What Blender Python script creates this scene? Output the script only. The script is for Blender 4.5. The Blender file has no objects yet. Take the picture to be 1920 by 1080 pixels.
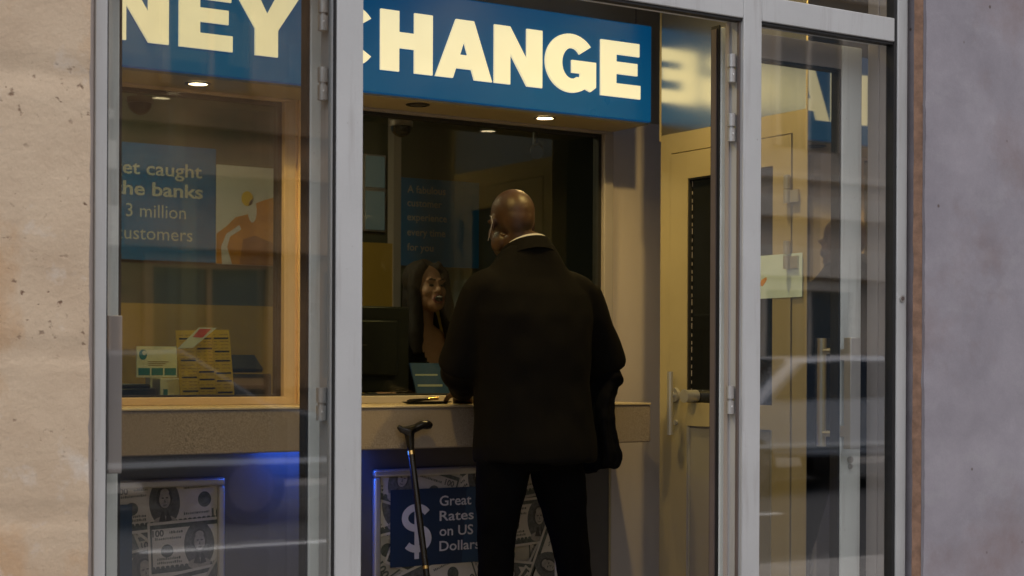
import bpy, bmesh, math, random
from mathutils import Vector, Matrix, noise

random.seed(7)
S = bpy.context.scene
C = S.collection
PI = math.pi
R = math.radians

# ------------------------------------------------------------------ materials
def _mix(nt, fac, a, b):
    n = nt.nodes.new('ShaderNodeMix'); n.data_type = 'RGBA'
    if isinstance(fac, (int, float)): n.inputs[0].default_value = fac
    else: nt.links.new(fac, n.inputs[0])
    for i, v in ((6, a), (7, b)):
        if isinstance(v, tuple): n.inputs[i].default_value = (*v[:3], 1)
        else: nt.links.new(v, n.inputs[i])
    return n.outputs[2]

def _noise(nt, scale, detail=4, rough=.55, stretch=None, dist=0):
    tc = nt.nodes.new('ShaderNodeTexCoord')
    n = nt.nodes.new('ShaderNodeTexNoise')
    n.inputs['Scale'].default_value = scale
    n.inputs['Detail'].default_value = detail
    n.inputs['Roughness'].default_value = rough
    n.inputs['Distortion'].default_value = dist
    src = tc.outputs['Object']
    if stretch:
        mp = nt.nodes.new('ShaderNodeMapping'); mp.inputs['Scale'].default_value = stretch
        nt.links.new(src, mp.inputs[0]); src = mp.outputs[0]
    nt.links.new(src, n.inputs['Vector'])
    return n.outputs['Fac']

def _ramp(nt, src, a, b):
    r = nt.nodes.new('ShaderNodeMapRange')
    r.inputs['From Min'].default_value = a; r.inputs['From Max'].default_value = b
    nt.links.new(src, r.inputs['Value'])
    return r.outputs[0]

def mat(name, col, rough=.5, metal=0., var=.12, scale=6, bump=0., bscale=60, emit=None, estr=0, spec=.5, stretch=None, rvar=.1):
    m = bpy.data.materials.new(name); m.use_nodes = True
    nt = m.node_tree; b = nt.nodes['Principled BSDF']
    d = tuple(c * (1 - var) for c in col); l = tuple(min(1, c * (1 + var)) for c in col)
    n = _noise(nt, scale, 5, .6, stretch)
    nt.links.new(_mix(nt, _ramp(nt, n, .3, .7), d, l), b.inputs['Base Color'])
    rr = nt.nodes.new('ShaderNodeMapRange')
    rr.inputs['To Min'].default_value = max(0.02, rough - rvar); rr.inputs['To Max'].default_value = min(1, rough + rvar)
    nt.links.new(_noise(nt, scale * 2.3, 3, .5, stretch), rr.inputs['Value'])
    nt.links.new(rr.outputs[0], b.inputs['Roughness'])
    b.inputs['Metallic'].default_value = metal
    b.inputs['Specular IOR Level'].default_value = spec
    if bump:
        bp = nt.nodes.new('ShaderNodeBump'); bp.inputs['Strength'].default_value = bump
        bp.inputs['Distance'].default_value = .004
        nt.links.new(_noise(nt, bscale, 5, .6, stretch), bp.inputs['Height'])
        nt.links.new(bp.outputs[0], b.inputs['Normal'])
    if emit:
        b.inputs['Emission Color'].default_value = (*emit, 1)
        b.inputs['Emission Strength'].default_value = estr
    return m

def glass(name, tint=(1, 1, 1), ior=1.5, rough=0.0):
    m = bpy.data.materials.new(name); m.use_nodes = True
    nt = m.node_tree; nt.nodes.clear()
    o = nt.nodes.new('ShaderNodeOutputMaterial')
    t = nt.nodes.new('ShaderNodeBsdfTransparent'); t.inputs[0].default_value = (*tint, 1)
    g = nt.nodes.new('ShaderNodeBsdfGlossy'); g.inputs['Roughness'].default_value = rough
    # Schlick reflectance, the same from both sides of the pane
    lwn = nt.nodes.new('ShaderNodeLayerWeight'); lwn.inputs['Blend'].default_value = .5
    pw = nt.nodes.new('ShaderNodeMath'); pw.operation = 'POWER'; pw.inputs[1].default_value = 5
    nt.links.new(lwn.outputs['Facing'], pw.inputs[0])
    f = nt.nodes.new('ShaderNodeMapRange'); f.inputs['To Min'].default_value = ior; f.inputs['To Max'].default_value = 1.0
    nt.links.new(pw.outputs[0], f.inputs['Value'])
    # faint waviness of float glass
    bp = nt.nodes.new('ShaderNodeBump'); bp.inputs['Strength'].default_value = .03; bp.inputs['Distance'].default_value = .01
    nt.links.new(_noise(nt, 3, 1), bp.inputs['Height'])
    nt.links.new(bp.outputs[0], g.inputs['Normal'])
    mx = nt.nodes.new('ShaderNodeMixShader')
    nt.links.new(f.outputs[0], mx.inputs[0]); nt.links.new(t.outputs[0], mx.inputs[1]); nt.links.new(g.outputs[0], mx.inputs[2])
    nt.links.new(mx.outputs[0], o.inputs[0])
    return m

def emis(name, col, strength):
    m = bpy.data.materials.new(name); m.use_nodes = True
    b = m.node_tree.nodes['Principled BSDF']
    b.inputs['Base Color'].default_value = (*[min(.8, c) for c in col], 1)
    b.inputs['Emission Color'].default_value = (*col, 1); b.inputs['Emission Strength'].default_value = strength
    return m

M = {}
M['alu'] = mat('powder_coated_aluminium', (.475, .485, .485), .42, .0, .09, 2.5, .05, 300)
M['alu_sky_lit'] = mat('sky_lit_door_aluminium', (.78, .82, .79), .3, 0, .05, 2.5)  # door stile aluminium lightened to carry the sky's reflection
M['alu_warm'] = mat('inner_aluminium', (.40, .36, .34), .38, .0, .07, 3, .04, 200)
M['frame_warm_lit'] = mat('warm_lit_window_frame', (.62, .47, .32), .36, 0, .07, 3)  # golden tone puts the warm light on the left frame into its colour
M['alu_dark'] = mat('dark_profile', (.16, .13, .12), .4, .2, .1, 5)
M['gasket'] = mat('black_rubber', (.012, .012, .013), .6, 0, .2, 20)
M['steel'] = mat('brushed_steel', (.62, .60, .56), .3, 1., .06, 30, stretch=(1, 1, .05))
M['chrome'] = mat('satin_handle_steel', (.52, .51, .49), .38, .6, .05, 10)
M['satin'] = mat('satin_wall_panel', (.70, .61, .54), .34, .25, .07, 3, .06, 140, stretch=(1, 1, .3))
M['brushed'] = mat('glossy_wall_panel', (.80, .77, .66), .21, .95, .04, 2, .02, 60, rvar=.03)
M['mirror'] = mat('polished_panel', (.55, .53, .50), .025, 1., .04, 1.5, rvar=.015)
M['door_paint'] = mat('beige_door_paint', (.41, .345, .20), .38, 0, .06, 3, .03, 150)
M['door_panel'] = mat('grey_door_panel', (.27, .25, .22), .4, 0, .06, 3)
M['glass'] = glass('window_glass', (.95, .96, .95), .27, .022)
M['leaf_glass'] = glass('door_glass', (.96, .97, .96), .10, .022)
M['booth_glass'] = glass('booth_security_glass', (.66, .72, .66), .07, .04)
M['dark_glass'] = mat('dark_door_glass', (.012, .013, .014), .05, 0, .1, 2, rvar=.02)
M['sign_blue'] = mat('blue_sign_face', (.004, .065, .19), .32, 0, .06, 2, emit=(.0, .085, .25), estr=.42)
M['soffit'] = mat('painted_soffit', (.42, .35, .21), .5, 0, .06, 4)
M['ceil'] = mat('plaster_ceiling', (.60, .54, .42), .8, 0, .05, 3)
M['floor'] = mat('grey_tile_floor', (.30, .28, .26), .35, 0, .12, 3, .05, 40)
M['upper'] = mat('upper_wall_paint', (.42, .35, .24), .6, 0, .06, 3)
M['basepanel'] = mat('dark_base_panel', (.105, .097, .09), .38, 0.1, .1, 4, .04, 120)
M['black'] = mat('black_plastic', (.015, .015, .017), .38, 0, .2, 12)
M['blackgloss'] = mat('black_lacquer', (.010, .009, .009), .24, 0, .2, 12)
M['suit'] = mat('dark_suit_wool', (.0062, .0056, .0052), .92, 0, .25, 300, .25, 500, spec=.08)
M['trouser'] = mat('dark_trouser_wool', (.0032, .0033, .0042), .92, 0, .25, 300, .2, 500, spec=.04)
M['coat'] = mat('navy_coat_cloth', (.003, .003, .004), .9, 0, .25, 200, .3, 300, spec=.08)
M['skin_dark'] = mat('dark_brown_skin', (.045, .019, .0085), .46, 0, .25, 25, .15, 350)
M['skin_light'] = mat('light_skin', (.40, .215, .13), .5, 0, .06, 25)
M['hair'] = mat('dark_brown_hair', (.012, .007, .005), .75, 0, .4, 60, .4, 120, stretch=(1, 1, .1))
M['lip'] = mat('lip', (.30, .08, .07), .4)
M['eye'] = mat('eye_dark', (.02, .015, .012), .2)
M['white_cloth'] = mat('white_cotton', (.80, .78, .74), .8, 0, .04, 60)
M['paper'] = mat('white_paper', (.78, .79, .78), .7, 0, .04, 8)
M['reflection'] = mat('white_reflection_sheet', (.70, .88, 1.0), .5, 0, .02, 8)  # cool white of a reflection put into the sheet's colour
M['yellow'] = mat('yellow_card', (.90, .60, .02), .6, 0, .05, 8)
M['ink'] = mat('black_ink', (.03, .028, .02), .7)
M['ink_soft'] = mat('faded_ink', (.30, .19, .02), .7)
M['red'] = mat('red_print', (.75, .10, .10), .6)
M['blue_print'] = mat('blue_poster_print', (.012, .19, .52), .5, 0, .08, 3)
M['blue_card'] = mat('blue_leaflet_print', (.012, .06, .20), .5, 0, .1, 6)
M['navy_print'] = mat('navy_poster_print', (.012, .033, .078), .42, 0, .08, 3)
M['navy_light'] = mat('lighter_blue_poster_print', (.022, .062, .125), .42, 0, .08, 3)
M['txt'] = mat('poster_lettering', (.62, .62, .66), .6, 0, .03, 5)
M['txt_dim'] = mat('poster_lettering_soft', (.60, .61, .60), .6, 0, .03, 5)
M['orange'] = mat('orange_print', (.72, .30, .02), .55, 0, .3, 7)
M['orange_d'] = mat('brown_print', (.38, .15, .03), .55, 0, .3, 7)
M['teal'] = mat('teal_print', (.02, .20, .30), .55)
M['dado'] = mat('yellow_booth_wall', (.55, .36, .07), .7, 0, .1, 2)
M['booth_wall'] = mat('green_grey_booth_wall', (.10, .112, .08), .75, 0, .12, 2)
M['desk'] = mat('desk_laminate', (.25, .21, .15), .4)
M['brass'] = mat('brass', (.75, .50, .18), .25, 1.)
M['leafgreen'] = mat('plant_green', (.05, .13, .02), .5, 0, .3, 20)
M['silver'] = mat('silver_snap_frame', (.55, .54, .52), .35, .6, .05, 10)
# bank notes
M['note'] = mat('note_paper', (.56, .53, .46), .6, 0, .10, 14)
M['note_b'] = mat('note_paper_shaded', (.42, .40, .345), .6, 0, .12, 14)
M['note_dark'] = mat('note_ink_green', (.085, .10, .085), .6, 0, .5, 90)
M['note_oval'] = mat('note_portrait_ground', (.11, .115, .105), .6, 0, .35, 120)
M['note_face'] = mat('note_portrait_face', (.33, .31, .27), .6, 0, .25, 60)
M['note_hair'] = mat('note_portrait_hair', (.06, .06, .055), .6, 0, .4, 90)
M['tyre'] = mat('tyre_rubber', (.02, .02, .02), .8)
M['carpaint'] = mat('pale_car_paint', (.42, .43, .46), .2, 0, .02, 2)
M['carglass'] = mat('car_window_glass', (.02, .025, .03), .05)

# gradient-lit letters
def letter_mat():
    m = bpy.data.materials.new('backlit_letter_acrylic'); m.use_nodes = True
    nt = m.node_tree; b = nt.nodes['Principled BSDF']
    tc = nt.nodes.new('ShaderNodeTexCoord'); sp = nt.nodes.new('ShaderNodeSeparateXYZ')
    nt.links.new(tc.outputs['Generated'], sp.inputs[0])
    col = _mix(nt, sp.outputs[1], (1.0, .93, .66), (1.0, .87, .45))
    nt.links.new(col, b.inputs['Emission Color']); b.inputs['Base Color'].default_value = (.40, .39, .33, 1)
    ma = nt.nodes.new('ShaderNodeMath'); ma.operation = 'MULTIPLY_ADD'
    nt.links.new(_noise(nt, 5, 2), ma.inputs[0]); ma.inputs[1].default_value = .25; ma.inputs[2].default_value = .62
    nt.links.new(ma.outputs[0], b.inputs['Emission Strength'])
    b.inputs['Roughness'].default_value = .4
    return m
M['letter'] = letter_mat()

# mottled wall materials
def stone_mat():
    m = bpy.data.materials.new('weathered_sandstone'); m.use_nodes = True
    nt = m.node_tree; b = nt.nodes['Principled BSDF']
    base = _mix(nt, _ramp(nt, _noise(nt, 5, 6, .65, (1, 1, 1.6)), .32, .68), (.52, .395, .27), (.62, .495, .35))
    stain = _mulf(nt, _ramp(nt, _noise(nt, 4.3, 5, .6, (1.6, 1, 1)), .57, .69), .8)
    c = _mix(nt, stain, base, (.52, .34, .19))
    pale = _ramp(nt, _noise(nt, 9, 5, .6), .60, .74)
    c = _mix(nt, pale, c, (.64, .58, .50))
    tc = nt.nodes.new('ShaderNodeTexCoord')
    v = nt.nodes.new('ShaderNodeTexVoronoi'); v.inputs['Scale'].default_value = 30; v.inputs['Randomness'].default_value = 1
    nt.links.new(tc.outputs['Object'], v.inputs['Vector'])
    band = _ramp(nt, _noise(nt, 4.3, 3, .5, (.4, .4, 2.2)), .50, .64)
    mul = nt.nodes.new('ShaderNodeMath'); mul.operation = 'MULTIPLY'
    pit = _ramp(nt, _noise(nt, 60, 3, .6), .64, .72)
    nt.links.new(pit, mul.inputs[0]); nt.links.new(band, mul.inputs[1])
    c = _mix(nt, mul.outputs[0], c, (.16, .09, .05))
    fine = _ramp(nt, _noise(nt, 260, 3, .7), .25, .75)
    c = _mix(nt, _mulf(nt, fine, .22), c, (.30, .23, .18))
    nt.links.new(c, b.inputs['Base Color'])
    b.inputs['Roughness'].default_value = .9
    ad = nt.nodes.new('ShaderNodeMath'); ad.operation = 'SUBTRACT'
    nt.links.new(_noise(nt, 70, 7, .65), ad.inputs[0]); nt.links.new(mul.outputs[0], ad.inputs[1])
    bp = nt.nodes.new('ShaderNodeBump'); bp.inputs['Strength'].default_value = .5; bp.inputs['Distance'].default_value = .004
    nt.links.new(ad.outputs[0], bp.inputs['Height']); nt.links.new(bp.outputs[0], b.inputs['Normal'])
    return m
def grime(m):
    nt = m.node_tree; b = nt.nodes['Principled BSDF']
    src = b.inputs['Base Color'].links[0].from_socket
    streak = _mulf(nt, _ramp(nt, _noise(nt, 16, 6, .7, (2.2, 2.2, .16)), .52, .74), .38)
    c = _mix(nt, streak, src, (.24, .205, .19))
    spot = _ramp(nt, _noise(nt, 95, 2, .5), .74, .80)
    c = _mix(nt, _mulf(nt, spot, .55), c, (.13, .10, .09))
    fine = _ramp(nt, _noise(nt, 420, 2, .8), .2, .8)
    c = _mix(nt, _mulf(nt, fine, .16), c, (.30, .30, .31))
    nt.links.new(c, b.inputs['Base Color'])
def _mulf(nt, s, f):
    n = nt.nodes.new('ShaderNodeMath'); n.operation = 'MULTIPLY'; nt.links.new(s, n.inputs[0]); n.inputs[1].default_value = f
    return n.outputs[0]
def plaster_mat():
    m = bpy.data.materials.new('mottled_grey_plaster'); m.use_nodes = True
    nt = m.node_tree; b = nt.nodes['Principled BSDF']
    c = _mix(nt, _ramp(nt, _noise(nt, 4, 9, .68), .3, .7), (.235, .220, .250), (.345, .325, .362))
    c = _mix(nt, _mulf(nt, _ramp(nt, _noise(nt, 7, 8, .7, (1, 1, 1.6)), .52, .72), .7), c, (.345, .335, .36))
    c = _mix(nt, _mulf(nt, _ramp(nt, _noise(nt, 2.4, 6, .65), .52, .70), .75), c, (.225, .17, .17))
    tc = nt.nodes.new('ShaderNodeTexCoord')
    v = nt.nodes.new('ShaderNodeTexVoronoi'); v.inputs['Scale'].default_value = 11
    nt.links.new(tc.outputs['Object'], v.inputs['Vector'])
    c = _mix(nt, _ramp(nt, v.outputs['Distance'], .065, .03), c, (.10, .07, .06))
    fine = _ramp(nt, _noise(nt, 300, 2, .7), .25, .75)
    c = _mix(nt, _mulf(nt, fine, .2), c, (.14, .13, .15))
    nt.links.new(c, b.inputs['Base Color']); b.inputs['Roughness'].default_value = .7
    bp = nt.nodes.new('ShaderNodeBump'); bp.inputs['Strength'].default_value = .25; bp.inputs['Distance'].default_value = .004
    nt.links.new(_noise(nt, 22, 8, .6), bp.inputs['Height']); nt.links.new(bp.outputs[0], b.inputs['Normal'])
    return m
def granite_mat():
    m = bpy.data.materials.new('speckled_stone_counter'); m.use_nodes = True
    nt = m.node_tree; b = nt.nodes['Principled BSDF']
    c = _mix(nt, _ramp(nt, _noise(nt, 210, 3, .8), .38, .62), (.19, .15, .115), (.45, .38, .30))
    c = _mix(nt, _ramp(nt, _noise(nt, 5, 3, .5), .3, .7), c, (.33, .27, .21))
    nt.links.new(c, b.inputs['Base Color']); b.inputs['Roughness'].default_value = .38
    return m
grime(M['alu']); grime(M['alu_sky_lit'])
M['stone'] = stone_mat(); M['plaster'] = plaster_mat(); M['granite'] = granite_mat()
M['mortar'] = mat('sealant_brown', (.25, .15, .10), .9, 0, .35, 30, .3, 80)
M['asphalt'] = mat('asphalt', (.05, .05, .052), .9, 0, .3, 60, .4, 200)
M['paving'] = mat('pavement_slabs', (.26, .25, .24), .85, 0, .2, 3, .2, 80)
M['brownstone'] = mat('brown_stone_facade', (.38, .215, .10), .85, 0, .4, 1.2, .3, 10)
M['palestone'] = mat('pale_stone_band', (.80, .68, .55), .85, 0, .15, 1.5)
M['paleplaster'] = mat('pale_render', (.62, .52, .42), .85, 0, .1, 1.5)
M['streetglass'] = mat('street_window_glass', (.05, .07, .085), .05, 0, .2, 1)

# ------------------------------------------------------------------ mesh builder
ORI = {}
class MB:
    def __init__(s): s.v = []; s.f = []; s.m = []; s.sm = []
    def add(s, vs, fs, mi=0, sm=False):
        o = len(s.v); s.v += [tuple(v) for v in vs]
        for f in fs: s.f.append([o + i for i in f]); s.m.append(mi); s.sm.append(sm)
        return s
    def box(s, x0, x1, y0, y1, z0, z1, mi=0):
        vs = [(x, y, z) for x in (x0, x1) for y in (y0, y1) for z in (z0, z1)]
        return s.add(vs, [(0, 1, 3, 2), (4, 6, 7, 5), (0, 4, 5, 1), (2, 3, 7, 6), (0, 2, 6, 4), (1, 5, 7, 3)], mi)
    def tube(s, pts, rad, n=16, mi=0, ref=(0, 1, 0), cap=True, sm=True):
        pts = [Vector(p) for p in pts]; k = len(pts); rings = []
        for i, p in enumerate(pts):
            t = (pts[min(i + 1, k - 1)] - pts[max(i - 1, 0)]).normalized()
            a = t.cross(Vector(ref))
            if a.length < 1e-4: a = t.cross(Vector((1, 0, 0)))
            a.normalize(); b = a.cross(t).normalized()
            r = rad[i] if isinstance(rad, (list, tuple)) else rad
            ra, rb = r if isinstance(r, (list, tuple)) else (r, r)
            rings.append([p + a * (ra * math.cos(2 * PI * j / n)) + b * (rb * math.sin(2 * PI * j / n)) for j in range(n)])
        return s.rings(rings, mi, cap, sm)
    def rings(s, rings, mi=0, cap=True, sm=True):
        n = len(rings[0]); vs = [p for r in rings for p in r]; fs = []
        for i in range(len(rings) - 1):
            for j in range(n):
                fs.append((i * n + j, i * n + (j + 1) % n, (i + 1) * n + (j + 1) % n, (i + 1) * n + j))
        s.add(vs, fs, mi, sm)
        if cap:
            o = len(s.v) - len(vs)
            s.f.append([o + j for j in range(n)][::-1]); s.m.append(mi); s.sm.append(False)
            s.f.append([o + (len(rings) - 1) * n + j for j in range(n)]); s.m.append(mi); s.sm.append(False)
        return s
    def cyl(s, p0, p1, r, n=20, mi=0): return s.tube([p0, p1], r, n, mi)
    def ell(s, c, r, mi=0, mtx=None, nu=20, nv=12):
        vs = []; fs = []
        for i in range(nv + 1):
            th = PI * i / nv
            for j in range(nu):
                ph = 2 * PI * j / nu
                p = Vector((r[0] * math.sin(th) * math.cos(ph), r[1] * math.sin(th) * math.sin(ph), r[2] * math.cos(th)))
                if mtx: p = mtx @ p
                vs.append(Vector(c) + p)
        for i in range(nv):
            for j in range(nu):
                fs.append((i * nu + j, (i + 1) * nu + j, (i + 1) * nu + (j + 1) % nu, i * nu + (j + 1) % nu))
        return s.add(vs, fs, mi, True)
    def poly(s, pts, mi=0): return s.add(pts, [list(range(len(pts)))], mi)
    def xform(s, mtx): s.v = [tuple(mtx @ Vector(v)) for v in s.v]; return s
    def mesh(s, name, mats, o=(0, 0, 0)):
        me = bpy.data.meshes.new(name)
        me.from_pydata([(v[0] - o[0], v[1] - o[1], v[2] - o[2]) for v in s.v], [], s.f)
        for m in (mats if isinstance(mats, (list, tuple)) else [mats]): me.materials.append(m)
        for p, i, q in zip(me.polygons, s.m, s.sm): p.material_index = i; p.use_smooth = q
        bm = bmesh.new(); bm.from_mesh(me)
        bmesh.ops.remove_doubles(bm, verts=bm.verts, dist=1e-6)
        bmesh.ops.recalc_face_normals(bm, faces=bm.faces)
        bm.to_mesh(me); bm.free(); me.set_sharp_from_angle(angle=R(42)); me.update()
        return me
    def build(s, name, mats, parent=None, bevel=0, o=None):
        if parent is not None: o = ORI[parent.name]
        elif o is None: o = (0, 0, 0)
        ob = bpy.data.objects.new(name, s.mesh(name, mats, o)); C.objects.link(ob)
        ORI[ob.name] = o
        if parent is not None: ob.parent = parent
        else: ob.location = o
        if bevel:
            b = ob.modifiers.new('bevel', 'BEVEL'); b.width = bevel; b.segments = 2; b.limit_method = 'ANGLE'
            b.harden_normals = False
        return ob

def B(x0, x1, y0, y1, z0, z1): return MB().box(x0, x1, y0, y1, z0, z1)
def thing(name, label, cat, o=(0, 0, 0), group=None):
    e = bpy.data.objects.new(name, None); C.objects.link(e); e.location = o; e.empty_display_size = .1
    ORI[e.name] = tuple(o); e['label'] = label; e['category'] = cat
    if group: e['group'] = group
    return e
def tag(o, label, cat, group=None):
    o['label'] = label; o['category'] = cat
    if group: o['group'] = group
    return o
def struct(o): o['kind'] = 'structure'; return o

def applied(ob):
    dg = bpy.context.evaluated_depsgraph_get(); dg.update()
    me = bpy.data.meshes.new_from_object(ob.evaluated_get(dg))
    old = ob.data; ob.modifiers.clear(); ob.data = me; bpy.data.meshes.remove(old)
    return ob
def fuse(mb, name, mats, parent=None, voxel=.01, smooth=4, o=None, wrinkle=0, wscale=8, thin=None):
    ob = mb.build(name, mats, parent, o=o)
    r = ob.modifiers.new('r', 'REMESH'); r.mode = 'VOXEL'; r.voxel_size = voxel
    if smooth:
        q = ob.modifiers.new('s', 'SMOOTH'); q.iterations = smooth; q.factor = .5
    applied(ob)
    me = ob.data
    if wrinkle:
        oo = Vector(ORI[ob.name])
        me.update()
        nr = [v.normal.copy() for v in me.vertices]
        for v, n in zip(me.vertices, nr):
            p = v.co + oo
            h = noise.noise(Vector((p.x * wscale, p.y * wscale, p.z * wscale * .55))) + .5 * noise.noise(Vector((p.x * 2.3 * wscale, p.y * 2.3 * wscale, p.z * 1.6 * wscale + 7)))
            v.co += n * (wrinkle * h)
    for p in me.polygons: p.use_smooth = True
    return ob

def text2d(s, bold=0.0, spacing=1.0):
    cu = bpy.data.curves.new('t', 'FONT'); cu.body = s; cu.size = 1; cu.offset = bold; cu.resolution_u = 3; cu.space_character = spacing
    ob = bpy.data.objects.new('t', cu); C.objects.link(ob)
    dg = bpy.context.evaluated_depsgraph_get(); dg.update()
    me = bpy.data.meshes.new_from_object(ob.evaluated_get(dg))
    vs = [(v.co.x, v.co.y) for v in me.vertices]; fs = [list(p.vertices) for p in me.polygons]
    bpy.data.objects.remove(ob); bpy.data.curves.remove(cu); bpy.data.meshes.remove(me)
    return vs, fs
_tc = {}
def text_into(mb, s, x, z, y, width=None, cap=None, bold=0.0, mi=0, fn=None):
    """lettering on a plane facing the street: x runs right, z up, baseline at z"""
    if (s, bold) not in _tc: _tc[(s, bold)] = text2d(s, bold)
    vs, fs = _tc[(s, bold)]
    x0 = min(v[0] for v in vs); x1 = max(v[0] for v in vs)
    sz = cap / .70 if cap else width / (x1 - x0)
    sx = width / (x1 - x0) if width else sz
    pts = [((v[0] - x0) * sx, v[1] * sz) for v in vs]
    if fn: mb.add([fn(*p) for p in pts], fs, mi)
    else: mb.add([(x + p[0], y, z + p[1]) for p in pts], fs, mi)

# ------------------------------------------------------------------ ground, street
struct(B(-30, 40, -4.4, .0, -.16, 0).build('pavement', M['paving']))
struct(B(-30, 40, -11.6, -4.4, -.30, -.14).build('road', M['asphalt']))
struct(B(-30, 40, -14.5, -11.6, -.16, -.005).build('far_pavement', M['paving']))
struct(B(.55, 5.2, .0, 4.3, -.16, .002).build('shop_floor', M['floor']))
k = MB()
for i in range(8): k.box(-12 + i * 4, -10 + i * 4, -8.06, -7.94, -.136, -.132)
struct(k.build('road_marking', M['paper']))

# ------------------------------------------------------------------ shopfront walls
def rough_wall(name, x0, x1, y0, y1, z0, z1, m, jag_x=None, seed=0, joints=()):
    """wall block whose street face is a fine grid, with a chipped edge on one side and shallow bed joints"""
    mb = MB(); st = .02
    nx = max(2, int((x1 - x0) / st)); nz = int((z1 - z0) / st)
    vs = []; 
    for i in range(nz + 1):
        for j in range(nx + 1):
            x = x0 + (x1 - x0) * j / nx; z = z0 + (z1 - z0) * i / nz
            d = .003 * noise.noise(Vector((x * 7, seed, z * 7))) + .0014 * noise.noise(Vector((x * 30, seed, z * 30)))
            if (jag_x == 'hi' and j == nx) or (jag_x == 'lo' and j == 0):
                sg = 1 if jag_x == 'hi' else -1
                x += sg * (.003 * noise.noise(Vector((z * 9, seed, 1))) + .0025 * noise.noise(Vector((z * 45, seed, 3))) - .0015)
            for zj in joints:
                if abs(z - zj) < .011: d += .0045
            vs.append((x, y0 + d, z))
    fs = []
    W = nx + 1
    for i in range(nz):
        for j in range(nx):
            fs.append((i * W + j, i * W + j + 1, (i + 1) * W + j + 1, (i + 1) * W + j))
    mb.add(vs, fs, 0, True)
    # edge returns
    e = [vs[i * W + nx] for i in range(nz + 1)]; e0 = [vs[i * W] for i in range(nz + 1)]
    for ed in (e, e0):
        b = [(p[0], y1, p[2]) for p in ed]
        o = len(mb.v); mb.v += ed + b
        for i in range(nz): mb.f.append([o + i, o + i + 1, o + nz + 2 + i, o + nz + 1 + i]); mb.m.append(0); mb.sm.append(False)
    mb.poly([(x0, y1, z0), (x1, y1, z0), (x1, y1, z1), (x0, y1, z1)])
    return mb.build(name, m, None, o=(0, 0, 0))
w = rough_wall('stone_wall', -.9, .972, -.045, .16, 0, 3.0, M['stone'], 'hi', 3, (.918, 1.212, 1.73, .42, 2.3))
tag(w, 'beige weathered sandstone wall with orange stains left of the shopfront', 'wall')
w2 = rough_wall('plaster_wall', 3.176, 6.0, -.045, .12, 0, 3.0, M['plaster'], 'lo', 9)
tag(w2, 'mottled purple grey plaster wall right of the shopfront', 'wall')
sl = MB()
zz = [i * .03 for i in range(100)]
for a, b in zip(zz[:-1], zz[1:]):
    xo = .0035 * noise.noise(Vector((a * 14, 1, 2)))
    xo2 = .0035 * noise.noise(Vector((b * 14, 1, 2)))
    sl.poly([(3.160 + xo, -.020, a), (3.1765, -.036, a), (3.1765, -.036, b), (3.160 + xo2, -.020, b)])
s_ = sl.build('sealant_strip', M['mortar'], None, o=(0, 0, 0)); tag(s_, 'ragged brown sealant line between right frame and plaster wall', 'sealant')
up = thing('upper_facade', 'plain stone wall above the shopfront, out of the top of the photo', 'wall', (0, 0, 2.95))
B(-.9, 6.0, -.04, .18, 3.002, 6.5).build('wall', M['stone'], up)
B(.9722, 3.1758, .0, .15, 2.72, 3.001).build('lintel', M['stone'], up)

# ------------------------------------------------------------------ shopfront frame
sf = thing('shopfront', 'pale grey aluminium shopfront frame with side panes around an open doorway', 'shopfront', (2.07, .03, 0))
j = B(.995, 1.0185, .0, .07, 0, 2.72); jo = j.build('jamb', M['alu'], sf, .002)
B(.9795, .995, .006, .07, 0, 2.72).build('jamb_edge', M['alu_warm'], sf, .002)
B(.9725, .9790, .012, .06, 0, 2.72).build('gasket', M['gasket'], sf)
B(1.0187, 1.0215, .004, .03, .1, 2.02).build('gasket', M['gasket'], sf)
B(1.502, 1.563, .0, .07, 0, 2.72).build('mullion', M['alu'], sf, .0025)
B(1.4985, 1.5018, .003, .012, .1, 2.04).build('gasket', M['gasket'], sf)
B(1.4985, 1.5018, .0125, .068, .1, 2.04).build('mullion_return', M['alu'], sf)
B(2.598, 2.6555, .0, .066, 0, 2.72).build('mullion', M['alu'], sf, .0025)
B(2.593, 2.5978, .012, .020, 0, 2.04).build('mullion_lip', M['alu_dark'], sf)
B(2.5935, 2.5978, .050, .064, 0, 2.04).build('mullion_lip', M['alu_warm'], sf)
B(3.1225, 3.158, .0, .075, 0, 2.72).build('jamb', M['alu'], sf, .002)
B(3.1115, 3.1222, .004, .03, .1, 2.72).build('gasket', M['gasket'], sf)
B(3.1165, 3.1222, .0305, .060, .1, 2.72).build('jamb_return', M['alu_warm'], sf, .001)
B(3.1130, 3.1222, .0605, .098, .1, 2.72).build('jamb_return', M['alu_warm'], sf, .001)
for a, b in ((1.0187, 1.4983), (1.5632, 2.5978), (2.6557, 3.1112)):
    B(a, b, .001, .068, 2.043, 2.104).build('transom', M['alu'], sf, .002)
    B(a, b, .002, .068, 2.66, 2.72).build('top_rail', M['alu'], sf, .002)
    B(a, b, .006, .03, 2.0365, 2.0428).build('gasket', M['gasket'], sf)
for a, b in ((1.0187, 1.4983), (2.6557, 3.1112)):
    B(a, b, .002, .068, .0, .10).build('bottom_rail', M['alu'], sf, .002)
MB().poly([(1.0187, .018, .1), (1.4983, .018, .1), (1.4983, .018, 2.0365), (1.0187, .018, 2.0365)]).build('window_pane', M['glass'], sf)
MB().poly([(2.6557, .018, .1), (3.1112, .018, .1), (3.1112, .018, 2.0365), (2.6557, .018, 2.0365)]).build('window_pane', M['glass'], sf)
for a, b in ((1.0187, 1.4983), (1.5632, 2.5978), (2.6557, 3.1112)):
    MB().poly([(a, .018, 2.104), (b, .018, 2.104), (b, .018, 2.66), (a, .018, 2.66)]).build('fanlight_pane', M['glass'], sf)
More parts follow.
